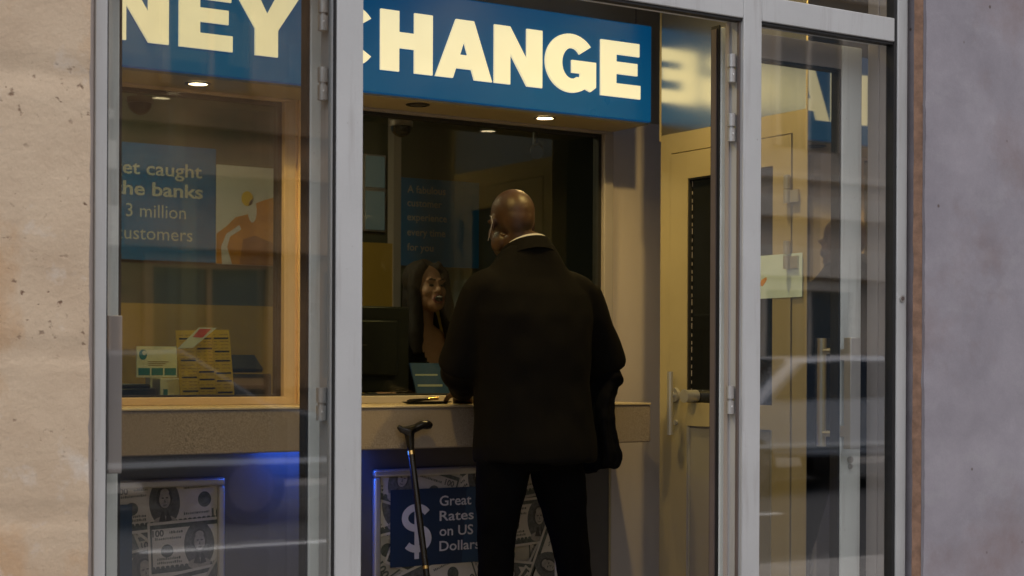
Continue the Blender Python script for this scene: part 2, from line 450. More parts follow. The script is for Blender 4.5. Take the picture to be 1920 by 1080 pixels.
# barrel hinges on the inner faces of both mullions
def hinge(x, y, zc, sx):
    h = MB(); h.cyl((x, y, zc + .003), (x, y, zc + .034), .0105); h.cyl((x, y, zc - .034), (x, y, zc - .003), .0105)
    h.cyl((x, y, zc - .003), (x, y, zc + .003), .007)
    h.box(min(x, x + sx * .012), max(x, x + sx * .012), y + .004, y + .0155, zc - .033, zc - .004)
    ob = h.build('hinge', M['chrome'], sf)
    d = MB().ell((x - sx * .003, y - .0103, zc - .016), (.0024, .0012, .0024), nu=10, nv=6).build('screw', M['paper'], ob)
for z in (1.924, 1.780, 1.117, .25):
    hinge(2.585, .030, z, 1); hinge(1.487, .036, z, 1)
lk = MB(); lk.cyl((3.140, -.0035, 1.377), (3.140, .0, 1.377), .0085, 24); lk.build('key_switch', M['chrome'], sf)
MB().cyl((3.140, -.0045, 1.377), (3.140, -.0034, 1.377), .0055, 20).build('key_slot', M['alu_dark'], sf)

# ------------------------------------------------------------------ folded-back glass door leaves
def leaf(x0, x1, free_right, label, handle_front):
    y0, y1 = .100, .138
    t = thing('glass_door', label, 'glass door', ((x0 + x1) / 2, .12, 0.01), 'folded-back entrance door leaves')
    sw = .072; z0, z1 = .012, 2.040
    for a, b, fr in ((x0, x0 + sw, not free_right), (x1 - sw, x1, free_right)):
        st = B(a, b, y0, y1, z0, z1).build('stile', M['alu_sky_lit'], t, .003)
    B(x0 + sw, x1 - sw, y0 + .001, y1 - .001, z1 - .062, z1).build('rail', M['alu_warm'], t, .002)
    B(x0 + sw, x1 - sw, y0 + .001, y1 - .001, z0, z0 + .10).build('rail', M['alu_warm'], t, .002)
    g = .006
    k = MB(); k.box(x0 + sw, x0 + sw + g, y0 + .004, y1 - .004, z0 + .10, z1 - .062); k.box(x1 - sw - g, x1 - sw, y0 + .004, y1 - .004, z0 + .10, z1 - .062)
    k.box(x0 + sw + g, x1 - sw - g, y0 + .004, y1 - .004, z1 - .068, z1 - .0622)
    k.build('gasket', M['gasket'], t)
    MB().poly([(x0 + sw + g, .119, z0 + .1), (x1 - sw - g, .119, z0 + .1), (x1 - sw - g, .119, z1 - .068), (x0 + sw + g, .119, z1 - .068)]).build('glass_pane', M['leaf_glass'], t)
    fx = (x1 - sw / 2) if free_right else (x0 + sw / 2)
    a, b, zt, zb = handle_front
    h = MB(); h.box(a, b, .052, .078, zb, zt); h.box((a + b) / 2 - .01, (a + b) / 2 + .01, .0782, .0998, zt - .06, zt - .03); h.box((a + b) / 2 - .01, (a + b) / 2 + .01, .0782, .0998, zb + .03, zb + .06)
    h.build('pull_handle', M['chrome'] if free_right else M['alu_warm'], t, .002)
    q = MB(); q.tube([(fx, .21, zb), (fx, .21, zt)], .0125, 18)
    for z in (zb + .035, zt - .035): q.cyl((fx, .138, z), (fx, .21, z), .008, 14)
    q.build('pull_handle', M['steel'], t)
    l = MB(); l.cyl((fx - .004, .094, .955), (fx - .004, .0998, .955), .0085, 20); l.cyl((fx - .004, .094, .937), (fx - .004, .0998, .937), .006, 16); 
    l.build('lock', M['chrome'], t)
    return t
leaf(1.005, 1.562, False, 'glass door leaf folded back behind the left window pane', (1.040, 1.068, 1.292, .986))
lr = leaf(2.612, 3.094, True, 'glass door leaf folded back behind the right window pane', (3.010, 3.046, 1.275, .985))
B(2.6065, 2.6118, .104, .134, .02, 2.045).build('gasket', M['gasket'], lr)
B(2.6025, 2.6062, .110, .128, .02, 2.036).build('edge_strip', M['alu_dark'], lr)

# ------------------------------------------------------------------ vestibule shell
MX = 3.58      # side partition with the staff door
BX = 3.84      # right end of the back wall
struct(B(.55, 5.2, .0, 4.3, 2.752, 2.80).build('ceiling', M['ceil']))
bw = thing('service_wall', 'inner back wall around the two service windows', 'wall', (2.2, 1.9, 0))
B(.6, BX, 1.9, 1.98, 2.12, 2.75).build('upper_wall', M['upper'], bw)
B(3.598, BX, 1.9, 1.98, .0, 2.1195).build('steel_panel', M['satin'], bw)
B(2.352, 2.500, 1.903, 1.98, 1.04, 2.1195).build('window_post', M['satin'], bw, .002)
B(.6, 3.5975, 1.9, 1.98, 0.0, 1.032).build('lower_wall', M['basepanel'], bw)
B(3.706, 3.709, 1.8985, 1.9, 2.42, 2.74).build('panel_joint', M['alu_dark'], bw)
B(3.5975, 3.6005, 1.8975, 1.9, 0.05, 2.07).build('panel_joint', M['alu_dark'], bw)
cw = thing('base_cabinet', 'dark panelled base under the counter behind the posters', 'cabinet', (2.1, 1.87, 0))
B(.6, 3.556, 1.852, 1.899, 0.0, .925).build('panel', M['basepanel'], cw)
B(3.556, 3.564, 1.848, 1.899, 0.0, .925).build('edge_trim', M['soffit'], cw)
ct = thing('counter', 'speckled stone service counter running below the windows', 'counter', (2.1, 1.75, .92))
B(.6, 3.570, 1.62, 1.8475, .925, 1.058).build('counter_front', M['granite'], ct, .004)
B(.6, 3.570, 1.616, 1.8995, 1.0585, 1.066).build('counter_top', mat('lamplit_counter_top_stone', (.60, .50, .34), .25, 0, .08, 80), ct, .002)  # pale yellow top has the downlight's brightness painted in
# left side wall of the vestibule / booth shell
struct(B(.50, .60, .08, 4.3, 0, 2.75).build('left_wall', M['upper']))
bk = thing('booth_wall', 'back wall of the cashier booth with a yellow lower half', 'wall', (2.9, 4.1, 0))
B(.6, 5.1, 4.05, 4.12, 1.47, 2.75).build('upper_wall', M['booth_wall'], bk)
B(.6, 5.1, 4.045, 4.12, 0, 1.47).build('lower_wall', M['dado'], bk)
B(5.1, 5.18, 1.0, 4.12, 0, 2.75).build('side_wall', M['booth_wall'], bk)
B(3.92, 5.1, .2, .28, 0, 2.75).build('side_wall', M['booth_wall'], bk)
B(3.50, 3.735, 3.86, 3.90, 0, 1.78).build('yellow_partition', M['dado'], bk)
B(3.735, 3.775, 3.85, 3.91, 0, 2.6).build('partition_post', M['alu_warm'], bk)

iw = B(3.668, 3.788, 4.030, 4.044, 1.85, 2.225).build('reflection_frame', M['alu_warm'], bk)
k = MB(); k.box(3.676, 3.780, 4.024, 4.0295, 1.858, 2.045); k.box(3.676, 3.780, 4.024, 4.0295, 2.065, 2.217); k.build('pane', emis('glowing_reflection_pane', (.16, .21, .20), .16), iw)  # glowing panes added in place of a sky reflection in the booth glass

# side wall with the staff door
sw_ = thing('side_wall', 'right inner wall with glossy metal panel above the staff door', 'wall', (MX, 1.4, 0))
B(MX, MX + .07, .828, 1.580, 2.020, 2.75).build('glossy_panel', M['brushed'], sw_)
B(MX - .002, MX + .072, 1.5805, 1.587, 2.0, 2.75).build('edge_trim', M['soffit'], sw_)
B(MX, MX + .07, 1.521, 1.580, 0, 2.0195).build('door_post', M['door_paint'], sw_)
B(MX, MX + .07, .828, .8945, 0, 2.0195).build('door_post', M['door_paint'], sw_)
B(MX, MX + .07, .8947, 1.5208, 1.950, 2.0195).build('door_head', M['door_paint'], sw_)
sd = thing('service_door', 'beige staff door with dark glass pane and long bar handle', 'door', (MX, 1.2, 0))
dy0, dy1, dz1 = .898, 1.518, 1.946
gx0, gx1, gz0, gz1 = .984, 1.424, 1.071, 1.853
d = MB(); X0, X1 = MX - .004, MX + .045
d.box(X0, X1, gx1, dy1, .01, dz1); d.box(X0, X1, dy0, gx0, .01, dz1)
d.box(X0, X1, gx0 + .0002, gx1 - .0002, gz1, dz1); d.box(X0, X1, gx0 + .0002, gx1 - .0002, .991, gz0)
d.build('leaf_frame', M['door_paint'], sd)
B(X0 + .008, X1, gx0, gx1, .12, .9905).build('kick_panel', M['door_panel'], sd)
B(X0, X1, gx0, gx1, .01, .1195).build('bottom_rail', M['door_paint'], sd)
tr = MB(); tr.box(X0 + .002, X0 + .008, gx0, gx0 + .008, .13, .990); tr.box(X0 + .001, X0 + .0079, gx1 - .010, gx1, .13, .990)
tr.build('panel_trim', M['silver'], sd)
B(X0 + .014, X0 + .020, gx0, gx1, gz0, gz1).build('glass_pane', M['dark_glass'], sd)
gk = MB(); gk.box(X0 + .003, X0 + .0139, gx1 - .007, gx1, gz0, gz1); gk.box(X0 + .003, X0 + .0139, gx0, gx1 - .0072, gz1 - .006, gz1)
gk.build('gasket', M['gasket'], sd)
# dashed spacer bar of the double glazing
ds = MB()
for i in range(28):
    z = gz0 + .01 + i * .0275
    ds.box(X0 + .0130, X0 + .0139, gx1 - .0125, gx1 - .009, z, z + (.012 if i % 3 else .02))
ds.build('glazing_spacer', M['alu_warm'], sd)
hd = MB(); hd.cyl((X0 - .030, 1.478, .957), (X0 - .030, 1.478, 1.179), .0105, 18)
hb = hd.build('bar_handle', M['chrome'], sd)
ro = MB(); ro.cyl((X0, 1.484, 1.097), (X0 - .012, 1.484, 1.097), .025, 26); ro.cyl((X0 - .012, 1.484, 1.097), (X0 - .03, 1.480, 1.097), .009, 16)
ro.build('rose', M['chrome'], hb)
kn = MB(); kn.cyl((X0 + .012, 1.385, 1.095), (X0 - .040, 1.385, 1.095), .021, 24); kn.build('knob', M['chrome'], sd)
kn = MB(); kn.tube([(X0 - .040, 1.385, 1.095), (X0 - .043, 1.385, 1.095)], .0235, 24); kn.build('knob_rim', M['chrome'], sd)
MB().cyl((X0, 1.480, 1.0), (X0 - .008, 1.480, 1.0), .009, 16).build('lock', M['chrome'], sd)
for z in (1.769, 1.557, .3):
    h = MB(); h.cyl((X0 - .012, 0.904, z + .002), (X0 - .012, 0.904, z + .045), .011, 18); h.cyl((X0 - .012, 0.904, z - .045), (X0 - .012, 0.904, z - .002), .011, 18)
    h.box(X0 - .008, X0 - .001, .858, .902, z - .044, z - .004)
    h.build('hinge', M['chrome'], sd)
# polished cladding that steps in beside the entrance
mp = thing('mirror_panel', 'polished steel cladding mirroring the sign beside the staff door', 'wall panel', (3.57, .5, 0))
B(3.585, MX + .07, .165, .822, 0, 2.75).build('core', M['upper'], mp)
B(3.574, 3.5845, .165, .818, 0.02, 2.748).build('sheet', M['mirror'], mp)
B(3.5725, 3.586, .8185, .826, 0.02, 2.748).build('edge_trim', M['soffit'], mp)

# ------------------------------------------------------------------ service windows
def booth_window(x0, x1, label, fm):
    t = thing('service_window', label, 'service window', ((x0 + x1) / 2, 1.93, 1.06))
    z0, z1 = 1.0665, 2.1185; fw = .040
    gz0, gz1 = 1.092, 2.062
    f = MB(); f.box(x0, x1, 1.885, 1.955, gz1, z1); f.build('top_frame', fm, t, .002)
    B(x0, x1, 1.885, 1.955, z0, gz0).build('sill', fm, t, .002)
    B(x1 - fw, x1, 1.886, 1.954, gz0, gz1).build('side_frame', fm, t, .002)
    B(x0, x0 + fw, 1.886, 1.954, gz0, gz1).build('side_frame', fm, t, .002)
    k = MB(); k.box(x1 - fw - .014, x1 - fw, 1.908, 1.942, gz0, gz1); k.box(x0 + fw, x0 + fw + .010, 1.908, 1.942, gz0, gz1)
    k.box(x0 + fw + .0102, x1 - fw - .0142, 1.908, 1.942, gz1 - .012, gz1); k.box(x0 + fw + .0102, x1 - fw - .0142, 1.908, 1.942, gz0, gz0 + .007)
    k.build('gasket', M['gasket'], t)
    MB().poly([(x0 + fw + .01, 1.925, gz0), (x1 - fw - .014, 1.925, gz0), (x1 - fw - .014, 1.925, gz1), (x0 + fw + .01, 1.925, gz1)]).build('glass_pane', M['booth_glass'], t)
    return t
lw = booth_window(1.15, 2.296, 'left service window with price list and printer behind the glass', M['frame_warm_lit'])
booth_window(2.502, 3.5965, 'right service window where the man stands at the clerk', M['alu_warm'])
fl = MB()
for a, b, y in ((2.2965, 2.306, 1.892), (2.306, 2.318, 1.880), (2.318, 2.330, 1.893), (2.330, 2.344, 1.882), (2.344, 2.3518, 1.893)):
    fl.box(a, b, y, 1.955, 1.0665, 2.1185)
fl.build('fluted_trim', mat('fluted_warm_lit_trim', (.86, .62, .36), .3, 0, .08, 8), lw, .001)  # warm light on the trim is painted into this bright tone

# ------------------------------------------------------------------ sign with lit letters
sg = thing('sign_box', 'blue lightbox sign with lit cream letters reading MONEY CHANGE', 'sign', (2.3, 1.77, 2.07))
B(.9, 3.592, 1.652, 1.884, 2.078, 2.425).build('sign_face', M['sign_blue'], sg, .004)
B(.9, 3.590, 1.668, 1.883, 2.0705, 2.0778).build('underside', M['soffit'], sg)
def arcpts(cx, cy, rx, ry, a0, a1, n=22): return [(cx + rx * math.cos(R(a0 + (a1 - a0) * i / n)), cy + ry * math.sin(R(a0 + (a1 - a0) * i / n))) for i in range(n + 1)]
GL = {
 'N': [[(0, 0), (0, 1), (.31, 1), (.69, .42), (.69, 1), (1, 1), (1, 0), (.69, 0), (.31, .58), (.31, 0)]],
 'E': [[(0, 0), (0, 1), (.97, 1), (.97, .785), (.37, .785), (.37, .625), (.92, .625), (.92, .425), (.37, .425), (.37, .225), (1, .225), (1, 0)]],
 'Y': [[(.33, 0), (.33, .42), (0, 1), (.33, 1), (.505, .64), (.68, 1), (1, 1), (.66, .42), (.66, 0)]],
 'H': [[(0, 0), (0, 1), (.335, 1), (.335, .645), (.665, .645), (.665, 1), (1, 1), (1, 0), (.665, 0), (.665, .40), (.335, .40), (.335, 0)]],
 'A': [[(0, 0), (.36, 1), (.67, 1), (1, 0), (.70, 0), (.645, .175), (.345, .175), (.29, 0)], [(.41, .39), (.585, .39), (.4975, .68)]],
 'C': [arcpts(.5, .5, .5, .52, 38, 322, 40) + arcpts(.52, .5, .22, .27, 318, 42, 26)],
 'G': [arcpts(.5, .5, .5, .52, 40, 305, 40) + [(.90, .03), (1, .11), (1, .55), (.53, .55), (.53, .345), (.70, .345), (.70, .245)] + arcpts(.52, .5, .21, .29, 300, 42, 24)],
 'O': [arcpts(.5, .5, .5, .52, 0, 354, 44), arcpts(.5, .5, .22, .28, 0, 354, 32)],
 'M': [[(0, 0), (0, 1), (.36, 1), (.5, .42), (.64, 1), (1, 1), (1, 0), (.76, 0), (.76, .70), (.58, 0), (.42, 0), (.24, .70), (.24, 0)]],
}
def glyph(ch, x0, x1, z0=2.157, h=.1925):
    cu = bpy.data.curves.new('g', 'CURVE'); cu.dimensions = '2D'; cu.fill_mode = 'BOTH'; cu.extrude = .004; cu.bevel_depth = .0012; cu.bevel_resolution = 1; cu.offset = .0012
    for pl in GL[ch]:
        sp = cu.splines.new('POLY'); sp.points.add(len(pl) - 1); sp.use_cyclic_u = True
        for p, q in zip(sp.points, pl): p.co = (q[0] * (x1 - x0), q[1] * h, 0, 1)
    ob = bpy.data.objects.new('g', cu); C.objects.link(ob)
    dg = bpy.context.evaluated_depsgraph_get(); dg.update()
    me = bpy.data.meshes.new_from_object(ob.evaluated_get(dg)); bpy.data.objects.remove(ob)
    me.materials.clear(); me.materials.append(M['letter'])
    o = bpy.data.objects.new('letter', me); C.objects.link(o); o.parent = sg
    o.rotation_euler = (PI / 2, 0, 0); q = ORI[sg.name]
    o.location = (x0 - q[0], 1.6485 - q[1], z0 - q[2])
    return o
for ch, a, b in (('M', 1.055, 1.295), ('O', 1.318, 1.548), ('N', 1.571, 1.762), ('E', 1.799, 1.967), ('Y', 1.975, 2.192),
                 ('C', 2.262, 2.465), ('H', 2.485, 2.674), ('A', 2.691, 2.905), ('N', 2.920, 3.110), ('G', 3.128, 3.338), ('E', 3.364, 3.534)):
    glyph(ch, a, b)

# downlights under the sign
LAMP_ON = emis('lit_lamp', (1.0, .80, .45), 14)
LAMP_OFF = mat('unlit_lamp', (.10, .08, .06), .3)
def downlight(x, y, z, on, label, energy, grp='recessed downlights', col=(1, .70, .24), ang=150, r=.03):
    t = thing('downlight', label, 'downlight', (x, y, z), grp)
    k = MB()
    rings = [[(x + q * math.cos(2 * PI * i / 28), y + q * math.sin(2 * PI * i / 28), zz) for i in range(28)] for q, zz in ((r * 1.35, z - .0005), (r * 1.35, z - .003), (r * 1.02, z - .0042), (r * 1.0, z - .001))]
    k.rings(rings, 0, False, False); k.build('trim_ring', M['alu_dark'] if on else M['black'], t)
    MB().poly([(x + r * math.cos(2 * PI * i / 28), y + r * math.sin(2 * PI * i / 28), z - .0015) for i in range(28)]).build('lens', LAMP_ON if on else LAMP_OFF, t)
    if on:
        l = bpy.data.lights.new('downlight_lamp', 'SPOT'); l.energy = energy; l.color = col; l.spot_size = R(ang); l.spot_blend = .8; l.shadow_soft_size = r
        o = bpy.data.objects.new('downlight_lamp', l); C.objects.link(o); o.location = (x, y, z - .012)
    return t
downlight(1.906, 1.765, 2.070, True, 'lit downlight under the sign above the left window', 12.0)
downlight(2.672, 1.735, 2.070, False, 'unlit dark downlight under the sign left of the man', 0)
downlight(3.185, 1.735, 2.070, True, 'lit downlight under the sign above the man', 9.0)
downlight(3.22, .90, 2.750, True, 'lit downlight in the ceiling in front of the staff door', 62.0, col=(1, .71, .24))
downlight(1.9, 1.0, 2.750, True, 'lit downlight in the ceiling inside the left pane', 56.0, col=(1, .71, .22))

# ------------------------------------------------------------------ blue LED strip below the counter
led = B(2.17, 2.46, 1.765, 1.785, .918, .9245).build('led_strip', emis('blue_led', (.015, .12, 1.0), 75), None, o=(2.2, 1.84, .914))
tag(led, 'glowing blue light strip under the counter between the two posters', 'light strip')

# ------------------------------------------------------------------ banknote posters
def oval(cx, cz, rx, rz, n=26): return [(cx + rx * math.cos(2 * PI * i / n), cz + rz * math.sin(2 * PI * i / n)) for i in range(n)]
rnd = random.Random(21)
def bill(mb, cx, cz, ang, s, layer, y, shade=0):
    """an enlarged banknote print: paper, border, portrait oval, seal, numerals, serial lines"""
    ca, sa = math.cos(ang), math.sin(ang)
    def P(u, v, l): return (cx + s * (u * ca - v * sa), y - layer * .0004 - l * .00005, cz + s * (u * sa + v * ca))
    def poly(pts, l, mi): mb.poly([P(u, v, l) for u, v in pts], mi)
    def rect(u0, u1, v0, v1, l, mi): poly([(u0, v0), (u1, v0), (u1, v1), (u0, v1)], l, mi)
    h = .213
    rect(-.5, .5, -h, h, 0, 0 if not shade else 1)
    for a in ((-.48, .48, h - .055, h - .022), (-.48, .48, -h + .022, -h + .060), (-.48, -.465, -h + .06, h - .055), (.465, .48, -h + .06, h - .055)): rect(*a, 1, 2)
    for i in range(24):
        u = -.465 + i * .0395
        poly(oval(u, -h + .066, .018, .012, 8), 1.5, 2)
    poly(oval(-.075, .005, .128, .185), 2, 3)
    poly(oval(-.080, -.145, .095, .045), 3, 4); poly(oval(-.075, .045, .066, .088), 3, 5)
    poly(oval(-.072, .028, .046, .068), 4, 4); poly(oval(-.070, .085, .036, .030), 4.5, 4)
    poly(oval(-.088, .042, .011, .006, 8), 5, 5); poly(oval(-.054, .042, .011, .006, 8), 5, 5)
    poly([(-.072, .035), (-.078, .005), (-.063, .005)], 5, 3); rect(-.086, -.058, -.018, -.012, 5, 5)
    poly([(-.13, -.14), (-.10, -.06), (-.085, -.06), (-.07, -.15)], 4, 5); poly([(-.02, -.14), (-.05, -.06), (-.06, -.06), (-.072, -.15)], 4, 5)
    poly(oval(-.345, -.02, .052, .052), 2, 2); poly(oval(-.345, -.02, .032, .032), 3, 3)
    poly(oval(.26, .0, .056, .062), 2, 2)
    f = lambda px, pz, l: (lambda x, z: P(px + x, pz + z, l))
    text_into(mb, '100', 0, 0, 0, cap=.075, bold=.03, mi=2, fn=f(.315, -.155, 2))
    text_into(mb, '100', 0, 0, 0, cap=.050, bold=.03, mi=3, fn=f(-.462, .10, 2))
    text_into(mb, '100', 0, 0, 0, cap=.050, bold=.03, mi=3, fn=f(.345, .095, 2))
    for v, u0, u1 in ((.115, -.32, -.21), (.095, .09, .31), (-.11, .08, .29), (.07, -.44, -.22), (-.12, -.43, -.23), (-.09, -.43, -.24)):
        u = u0
        while u < u1:
            w_ = rnd.uniform(.006, .014); rect(u, u + w_, v, v + rnd.uniform(.014, .021), 2, 2); u += w_ + .006
def clip_rect(ob, x0, x1, z0, z1):
    bm = bmesh.new(); bm.from_mesh(ob.data); o = ORI[ob.name]
    for co, no in (((x0, 0, 0), (-1, 0, 0)), ((x1, 0, 0), (1, 0, 0)), ((0, 0, z0), (0, 0, -1)), ((0, 0, z1), (0, 0, 1))):
        bmesh.ops.bisect_plane(bm, geom=bm.verts[:] + bm.edges[:] + bm.faces[:], plane_co=[a - b for a, b in zip(co, o)], plane_no=no, clear_outer=True)
    bm.to_mesh(ob.data); bm.free()
NM = [M['note'], M['note_b'], M['note_dark'], M['note_oval'], M['note_face'], M['note_hair'], M['navy_print'], M['navy_light']]
def money_poster(x0, x1, z0, z1, label, bills, navy, seed):
    t = thing('banknote_poster', label, 'poster', ((x0 + x1) / 2, 1.85, z0), 'framed banknote posters under the counter')
    fw = .026
    for a in ((x0, x1, z1 - fw, z1), (x0, x1, z0, z0 + fw), (x0, x0 + fw, z0 + fw, z1 - fw), (x1 - fw, x1, z0 + fw, z1 - fw)):
        f = MB(); f.box(a[0], a[1], 1.830, 1.8515, a[2], a[3]); f.build('frame', M['silver'], t, .007)
    B(x0 + fw, x1 - fw, 1.848, 1.8514, z0 + fw, z1 - fw).build('backing', M['note_oval'], t)
    mb = MB(); rn = random.Random(seed); n = 0
    for i in range(26):
        bill(mb, rn.uniform(x0, x1), rn.uniform(z0, z1), rn.choice([-1, 1]) * rn.uniform(0, 1.2), .40, n, 1.8475, rn.random() < .45); n += 1
    for b in bills: bill(mb, *b[:3], .395, n, 1.8475, b[3]); n += 1
    ob = mb.build('print', NM, t); clip_rect(ob, x0 + fw, x1 - fw, z0 + fw, z1 - fw)
    yy = 1.8475 - n * .0004
    a, b, c, d_ = navy
    nv = MB(); nv.poly([(a, yy - .0006, c), (b, yy - .0006, c), (b, yy - .0006, d_), (a, yy - .0006, d_)], 0)
    nv.poly([(b - .13, yy - .0009, c), (b, yy - .0009, c), (b, yy - .0009, d_), (b - .11, yy - .0009, d_)], 1)
    po = nv.build('blue_panel', [M['navy_print'], M['navy_light']], t)
    return t, po, yy - .0016
PT, PP, py = money_poster(2.566, 3.328, .03, .845, 'framed Great Rates on US Dollars poster behind the man and cane',
    [(3.02, .80, .55, 0), (2.70, .79, -.30, 1), (3.26, .45, 1.05, 1), (3.14, .42, -.15, 0), (3.265, .645, .06, 0), (2.78, .44, .35, 0), (3.12, .28, .9, 0), (3.30, .50, 1.18, 0)], (2.628, 3.04, .511, .774), 5)
for s, zb, wd in (('Great', .713, .128), ('Rates', .661, .138), ('on US', .609, .136), ('Dollars', .557, .163)):
    tx = MB(); text_into(tx, s, 2.820, zb, py, width=wd, cap=.034, bold=.012); tx.build('text_line', M['txt'], PP)
dl = MB()
def ribbon(mb, pts, hw, y):
    L = []; Rr = []
    for i, p in enumerate(pts):
        p0, p1 = pts[max(i - 1, 0)], pts[min(i + 1, len(pts) - 1)]
        dx, dz = p1[0] - p0[0], p1[1] - p0[1]; l = math.hypot(dx, dz); nx, nz = -dz / l * hw, dx / l * hw
        L.append((p[0] + nx, y, p[1] + nz)); Rr.append((p[0] - nx, y, p[1] - nz))
    n = len(pts); mb.add(L + Rr, [(i, i + 1, n + i + 1, n + i) for i in range(n - 1)])
dcx, dcz = 2.730, .640
S_ = [(dcx + .046 * math.cos(R(a)), dcz + .0355 + .0355 * math.sin(R(a))) for a in range(28, 271, 9)] + [(dcx + .046 * math.cos(R(a)), dcz - .0355 + .0355 * math.sin(R(a))) for a in range(81, -153, -9)]
ribbon(dl, S_, .0125, py)
dl.box(dcx - .009, dcx + .009, py - .0004, py - .0002, .535, .742)
dl.build('dollar_symbol', M['txt'], PP)
PT2, PP2, _ = money_poster(1.27, 2.031, .03, .838, 'framed banknote poster under the left window beside the blue glow',
    [(1.86, .765, .06, 0), (1.80, .55, .2, 1), (1.975, .628, .045, 0), (1.93, .47, .15, 0), (2.06, .52, 1.0, 1)], (1.33, 1.725, .42, .765), 12)

# ------------------------------------------------------------------ cashier booth contents
dk = thing('cashier_desk', 'long desk inside the booth behind the service windows', 'desk', (2.4, 2.35, 0))
B(.7, 3.75, 1.99, 2.72, 1.02, 1.055).build('desk_top', M['desk'], dk, .003)
for x in (.72, 2.35, 3.70): B(x, x + .04, 2.05, 2.66, 0, 1.0195).build('desk_panel', M['desk'], dk)

def slab(mb, bl, br, tl, tr, t=(0, .004, 0), mi=0):
    t = Vector(t); q = [Vector(p) for p in (bl, br, tr, tl)]
    mb.add(q + [p + t for p in q], [(0, 1, 2, 3), (7, 6, 5, 4), (0, 4, 5, 1), (1, 5, 6, 2), (2, 6, 7, 3), (3, 7, 4, 0)], mi)
# yellow price list leaning on the glass
pl = thing('price_list', 'yellow price list card standing tilted behind the left glass', 'price list', (2.03, 2.0, 1.056))
BLc, BRc, TLc, TRc = Vector((1.955, 2.02, 1.0565)), Vector((2.144, 2.02, 1.0565)), Vector((1.916, 1.972, 1.306)), Vector((2.100, 1.972, 1.311))
k = MB(); slab(k, BLc, BRc, TLc, TRc); card = k.build('card', M['yellow'], pl)
def on_card(u, v, e=.001):
    p = BLc.lerp(BRc, u).lerp(TLc.lerp(TRc, u), v); return p + Vector((0, -e, 0))
pr = MB(); rn = random.Random(3)
for c, vs in ((0, (.88, .60, .38, .20)), (1, (.88, .75, .45, .35, .235)), (2, (.88, .71, .59, .43, .33, .18))):
    u0 = .05 + c * .32
    for v in vs:
        pr.poly([on_card(a, b) for a, b in ((u0, v), (u0 + .28, v), (u0 + .28, v + .022), (u0, v + .022))], 0)
    for i in range(22):
        v = .03 + i * .043
        if min(abs(v - q) for q in vs) < .03: continue
        for q in (.0, .12, .20):
            L = rn.uniform(.04, .085)
            pr.poly([on_card(a, b) for a, b in ((u0 + q, v), (u0 + q + L, v), (u0 + q + L, v + .007), (u0 + q, v + .007))], 1)
for u in (.345, .665): pr.poly([on_card(a, b) for a, b in ((u, .04), (u + .006, .04), (u + .006, .93), (u, .93))], 1)
pr.build('price_table', [M['ink'], M['ink_soft']], card)
lf = thing('leaflet', 'white sheet painted as a blurred reflection with a pink red patch across the yellow price list', 'leaflet', (1.97, 1.955, 1.25))  # sheet shaped and coloured as a blurred light spot on the glass
k = MB(); slab(k, (1.915, 1.952, 1.247), (1.968, 1.952, 1.250), (1.985, 1.948, 1.316), (2.048, 1.948, 1.316), (0, .002, 0)); lfp = k.build('sheet', M['paper'], lf, .001)
k = MB(); k.poly([(1.965, 1.9490, 1.285), (1.998, 1.9490, 1.283), (2.028, 1.9465, 1.312), (1.988, 1.9465, 1.312)]); k.build('red_patch', M['red'], lfp)
# pale rate card with teal mark
rc = thing('information_card', 'pale card with a teal swirl mark left of the price list', 'card', (1.92, 2.16, 1.056))
k = MB(); k.box(1.850, 1.990, 2.150, 2.156, 1.153, 1.256); k.box(1.90, 1.94, 2.157, 2.20, 1.0555, 1.16); cd = k.build('card', M['paper'], rc)
k = MB(); pts = oval(1.872, 1.228, .014, .017); k.add([(a, 2.1492, b) for a, b in pts] + [(1.872 + (a - 1.872) * .45 + .004, 2.1492, 1.228 + (b - 1.228) * .45 + .006) for a, b in pts],
      [(i, (i + 1) % 26, 26 + (i + 1) % 26, 26 + i) for i in range(2, 26)])
k.build('swirl_mark', M['teal'], cd)
k = MB()
for i in range(3): k.poly([(1.856 + i * .045, 2.149, 1.160), (1.896 + i * .045, 2.149, 1.160), (1.896 + i * .045, 2.149, 1.184), (1.856 + i * .045, 2.149, 1.184)])
k.build('picture_row', M['teal'], cd)
k = MB()
for i in range(3): k.box(1.89, 1.96 - .01 * i, 2.1488, 2.1495, 1.204 - i * .006, 1.206 - i * .006)
k.build('small_print', M['ink_soft'], cd)
# boxes on the desk
bxd = thing('cash_tray', 'low black tray at the left corner of the left window', 'tray', (1.82, 2.12, 1.056))
k = MB(); k.box(1.70, 1.886, 2.06, 2.2, 1.0555, 1.118); k.box(1.70, 1.87, 2.07, 2.19, 1.1182, 1.132); k.build('body', M['black'], bxd, .004)
wb = thing('paper_carton', 'white carton in front of the pale card', 'carton', (1.945, 2.12, 1.056))
k = MB(); k.box(1.900, 1.99, 2.065, 2.14, 1.0555, 1.150); cb = k.build('body', M['paper'], wb, .003)
k = MB(); k.box(1.91, 1.925, 2.0635, 2.0648, 1.085, 1.115); k.box(1.93, 1.985, 2.0636, 2.0648, 1.09, 1.094); k.build('print', M['teal'], cb)
# receipt printer
rp = thing('printer', 'black desk printer with open lid right of the price list', 'printer', (2.28, 2.26, 1.056))
k = MB()
k.box(2.185, 2.355, 2.19, 2.36, 1.0555, 1.168); b_ = k.build('body', M['black'], rp, .012)
k = MB(); slab(k, (2.195, 2.20, 1.182), (2.325, 2.20, 1.182), (2.215, 2.30, 1.232), (2.335, 2.30, 1.232), (0, .012, -.014)); k.build('lid', M['black'], rp, .003)
k = MB(); k.box(2.21, 2.32, 2.1885, 2.1898, 1.125, 1.150); k.build('paper_slot', M['alu_dark'], rp)
k = MB(); k.box(2.20, 2.34, 2.188, 2.1897, 1.165, 1.168); k.build('trim', M['dado'], rp)
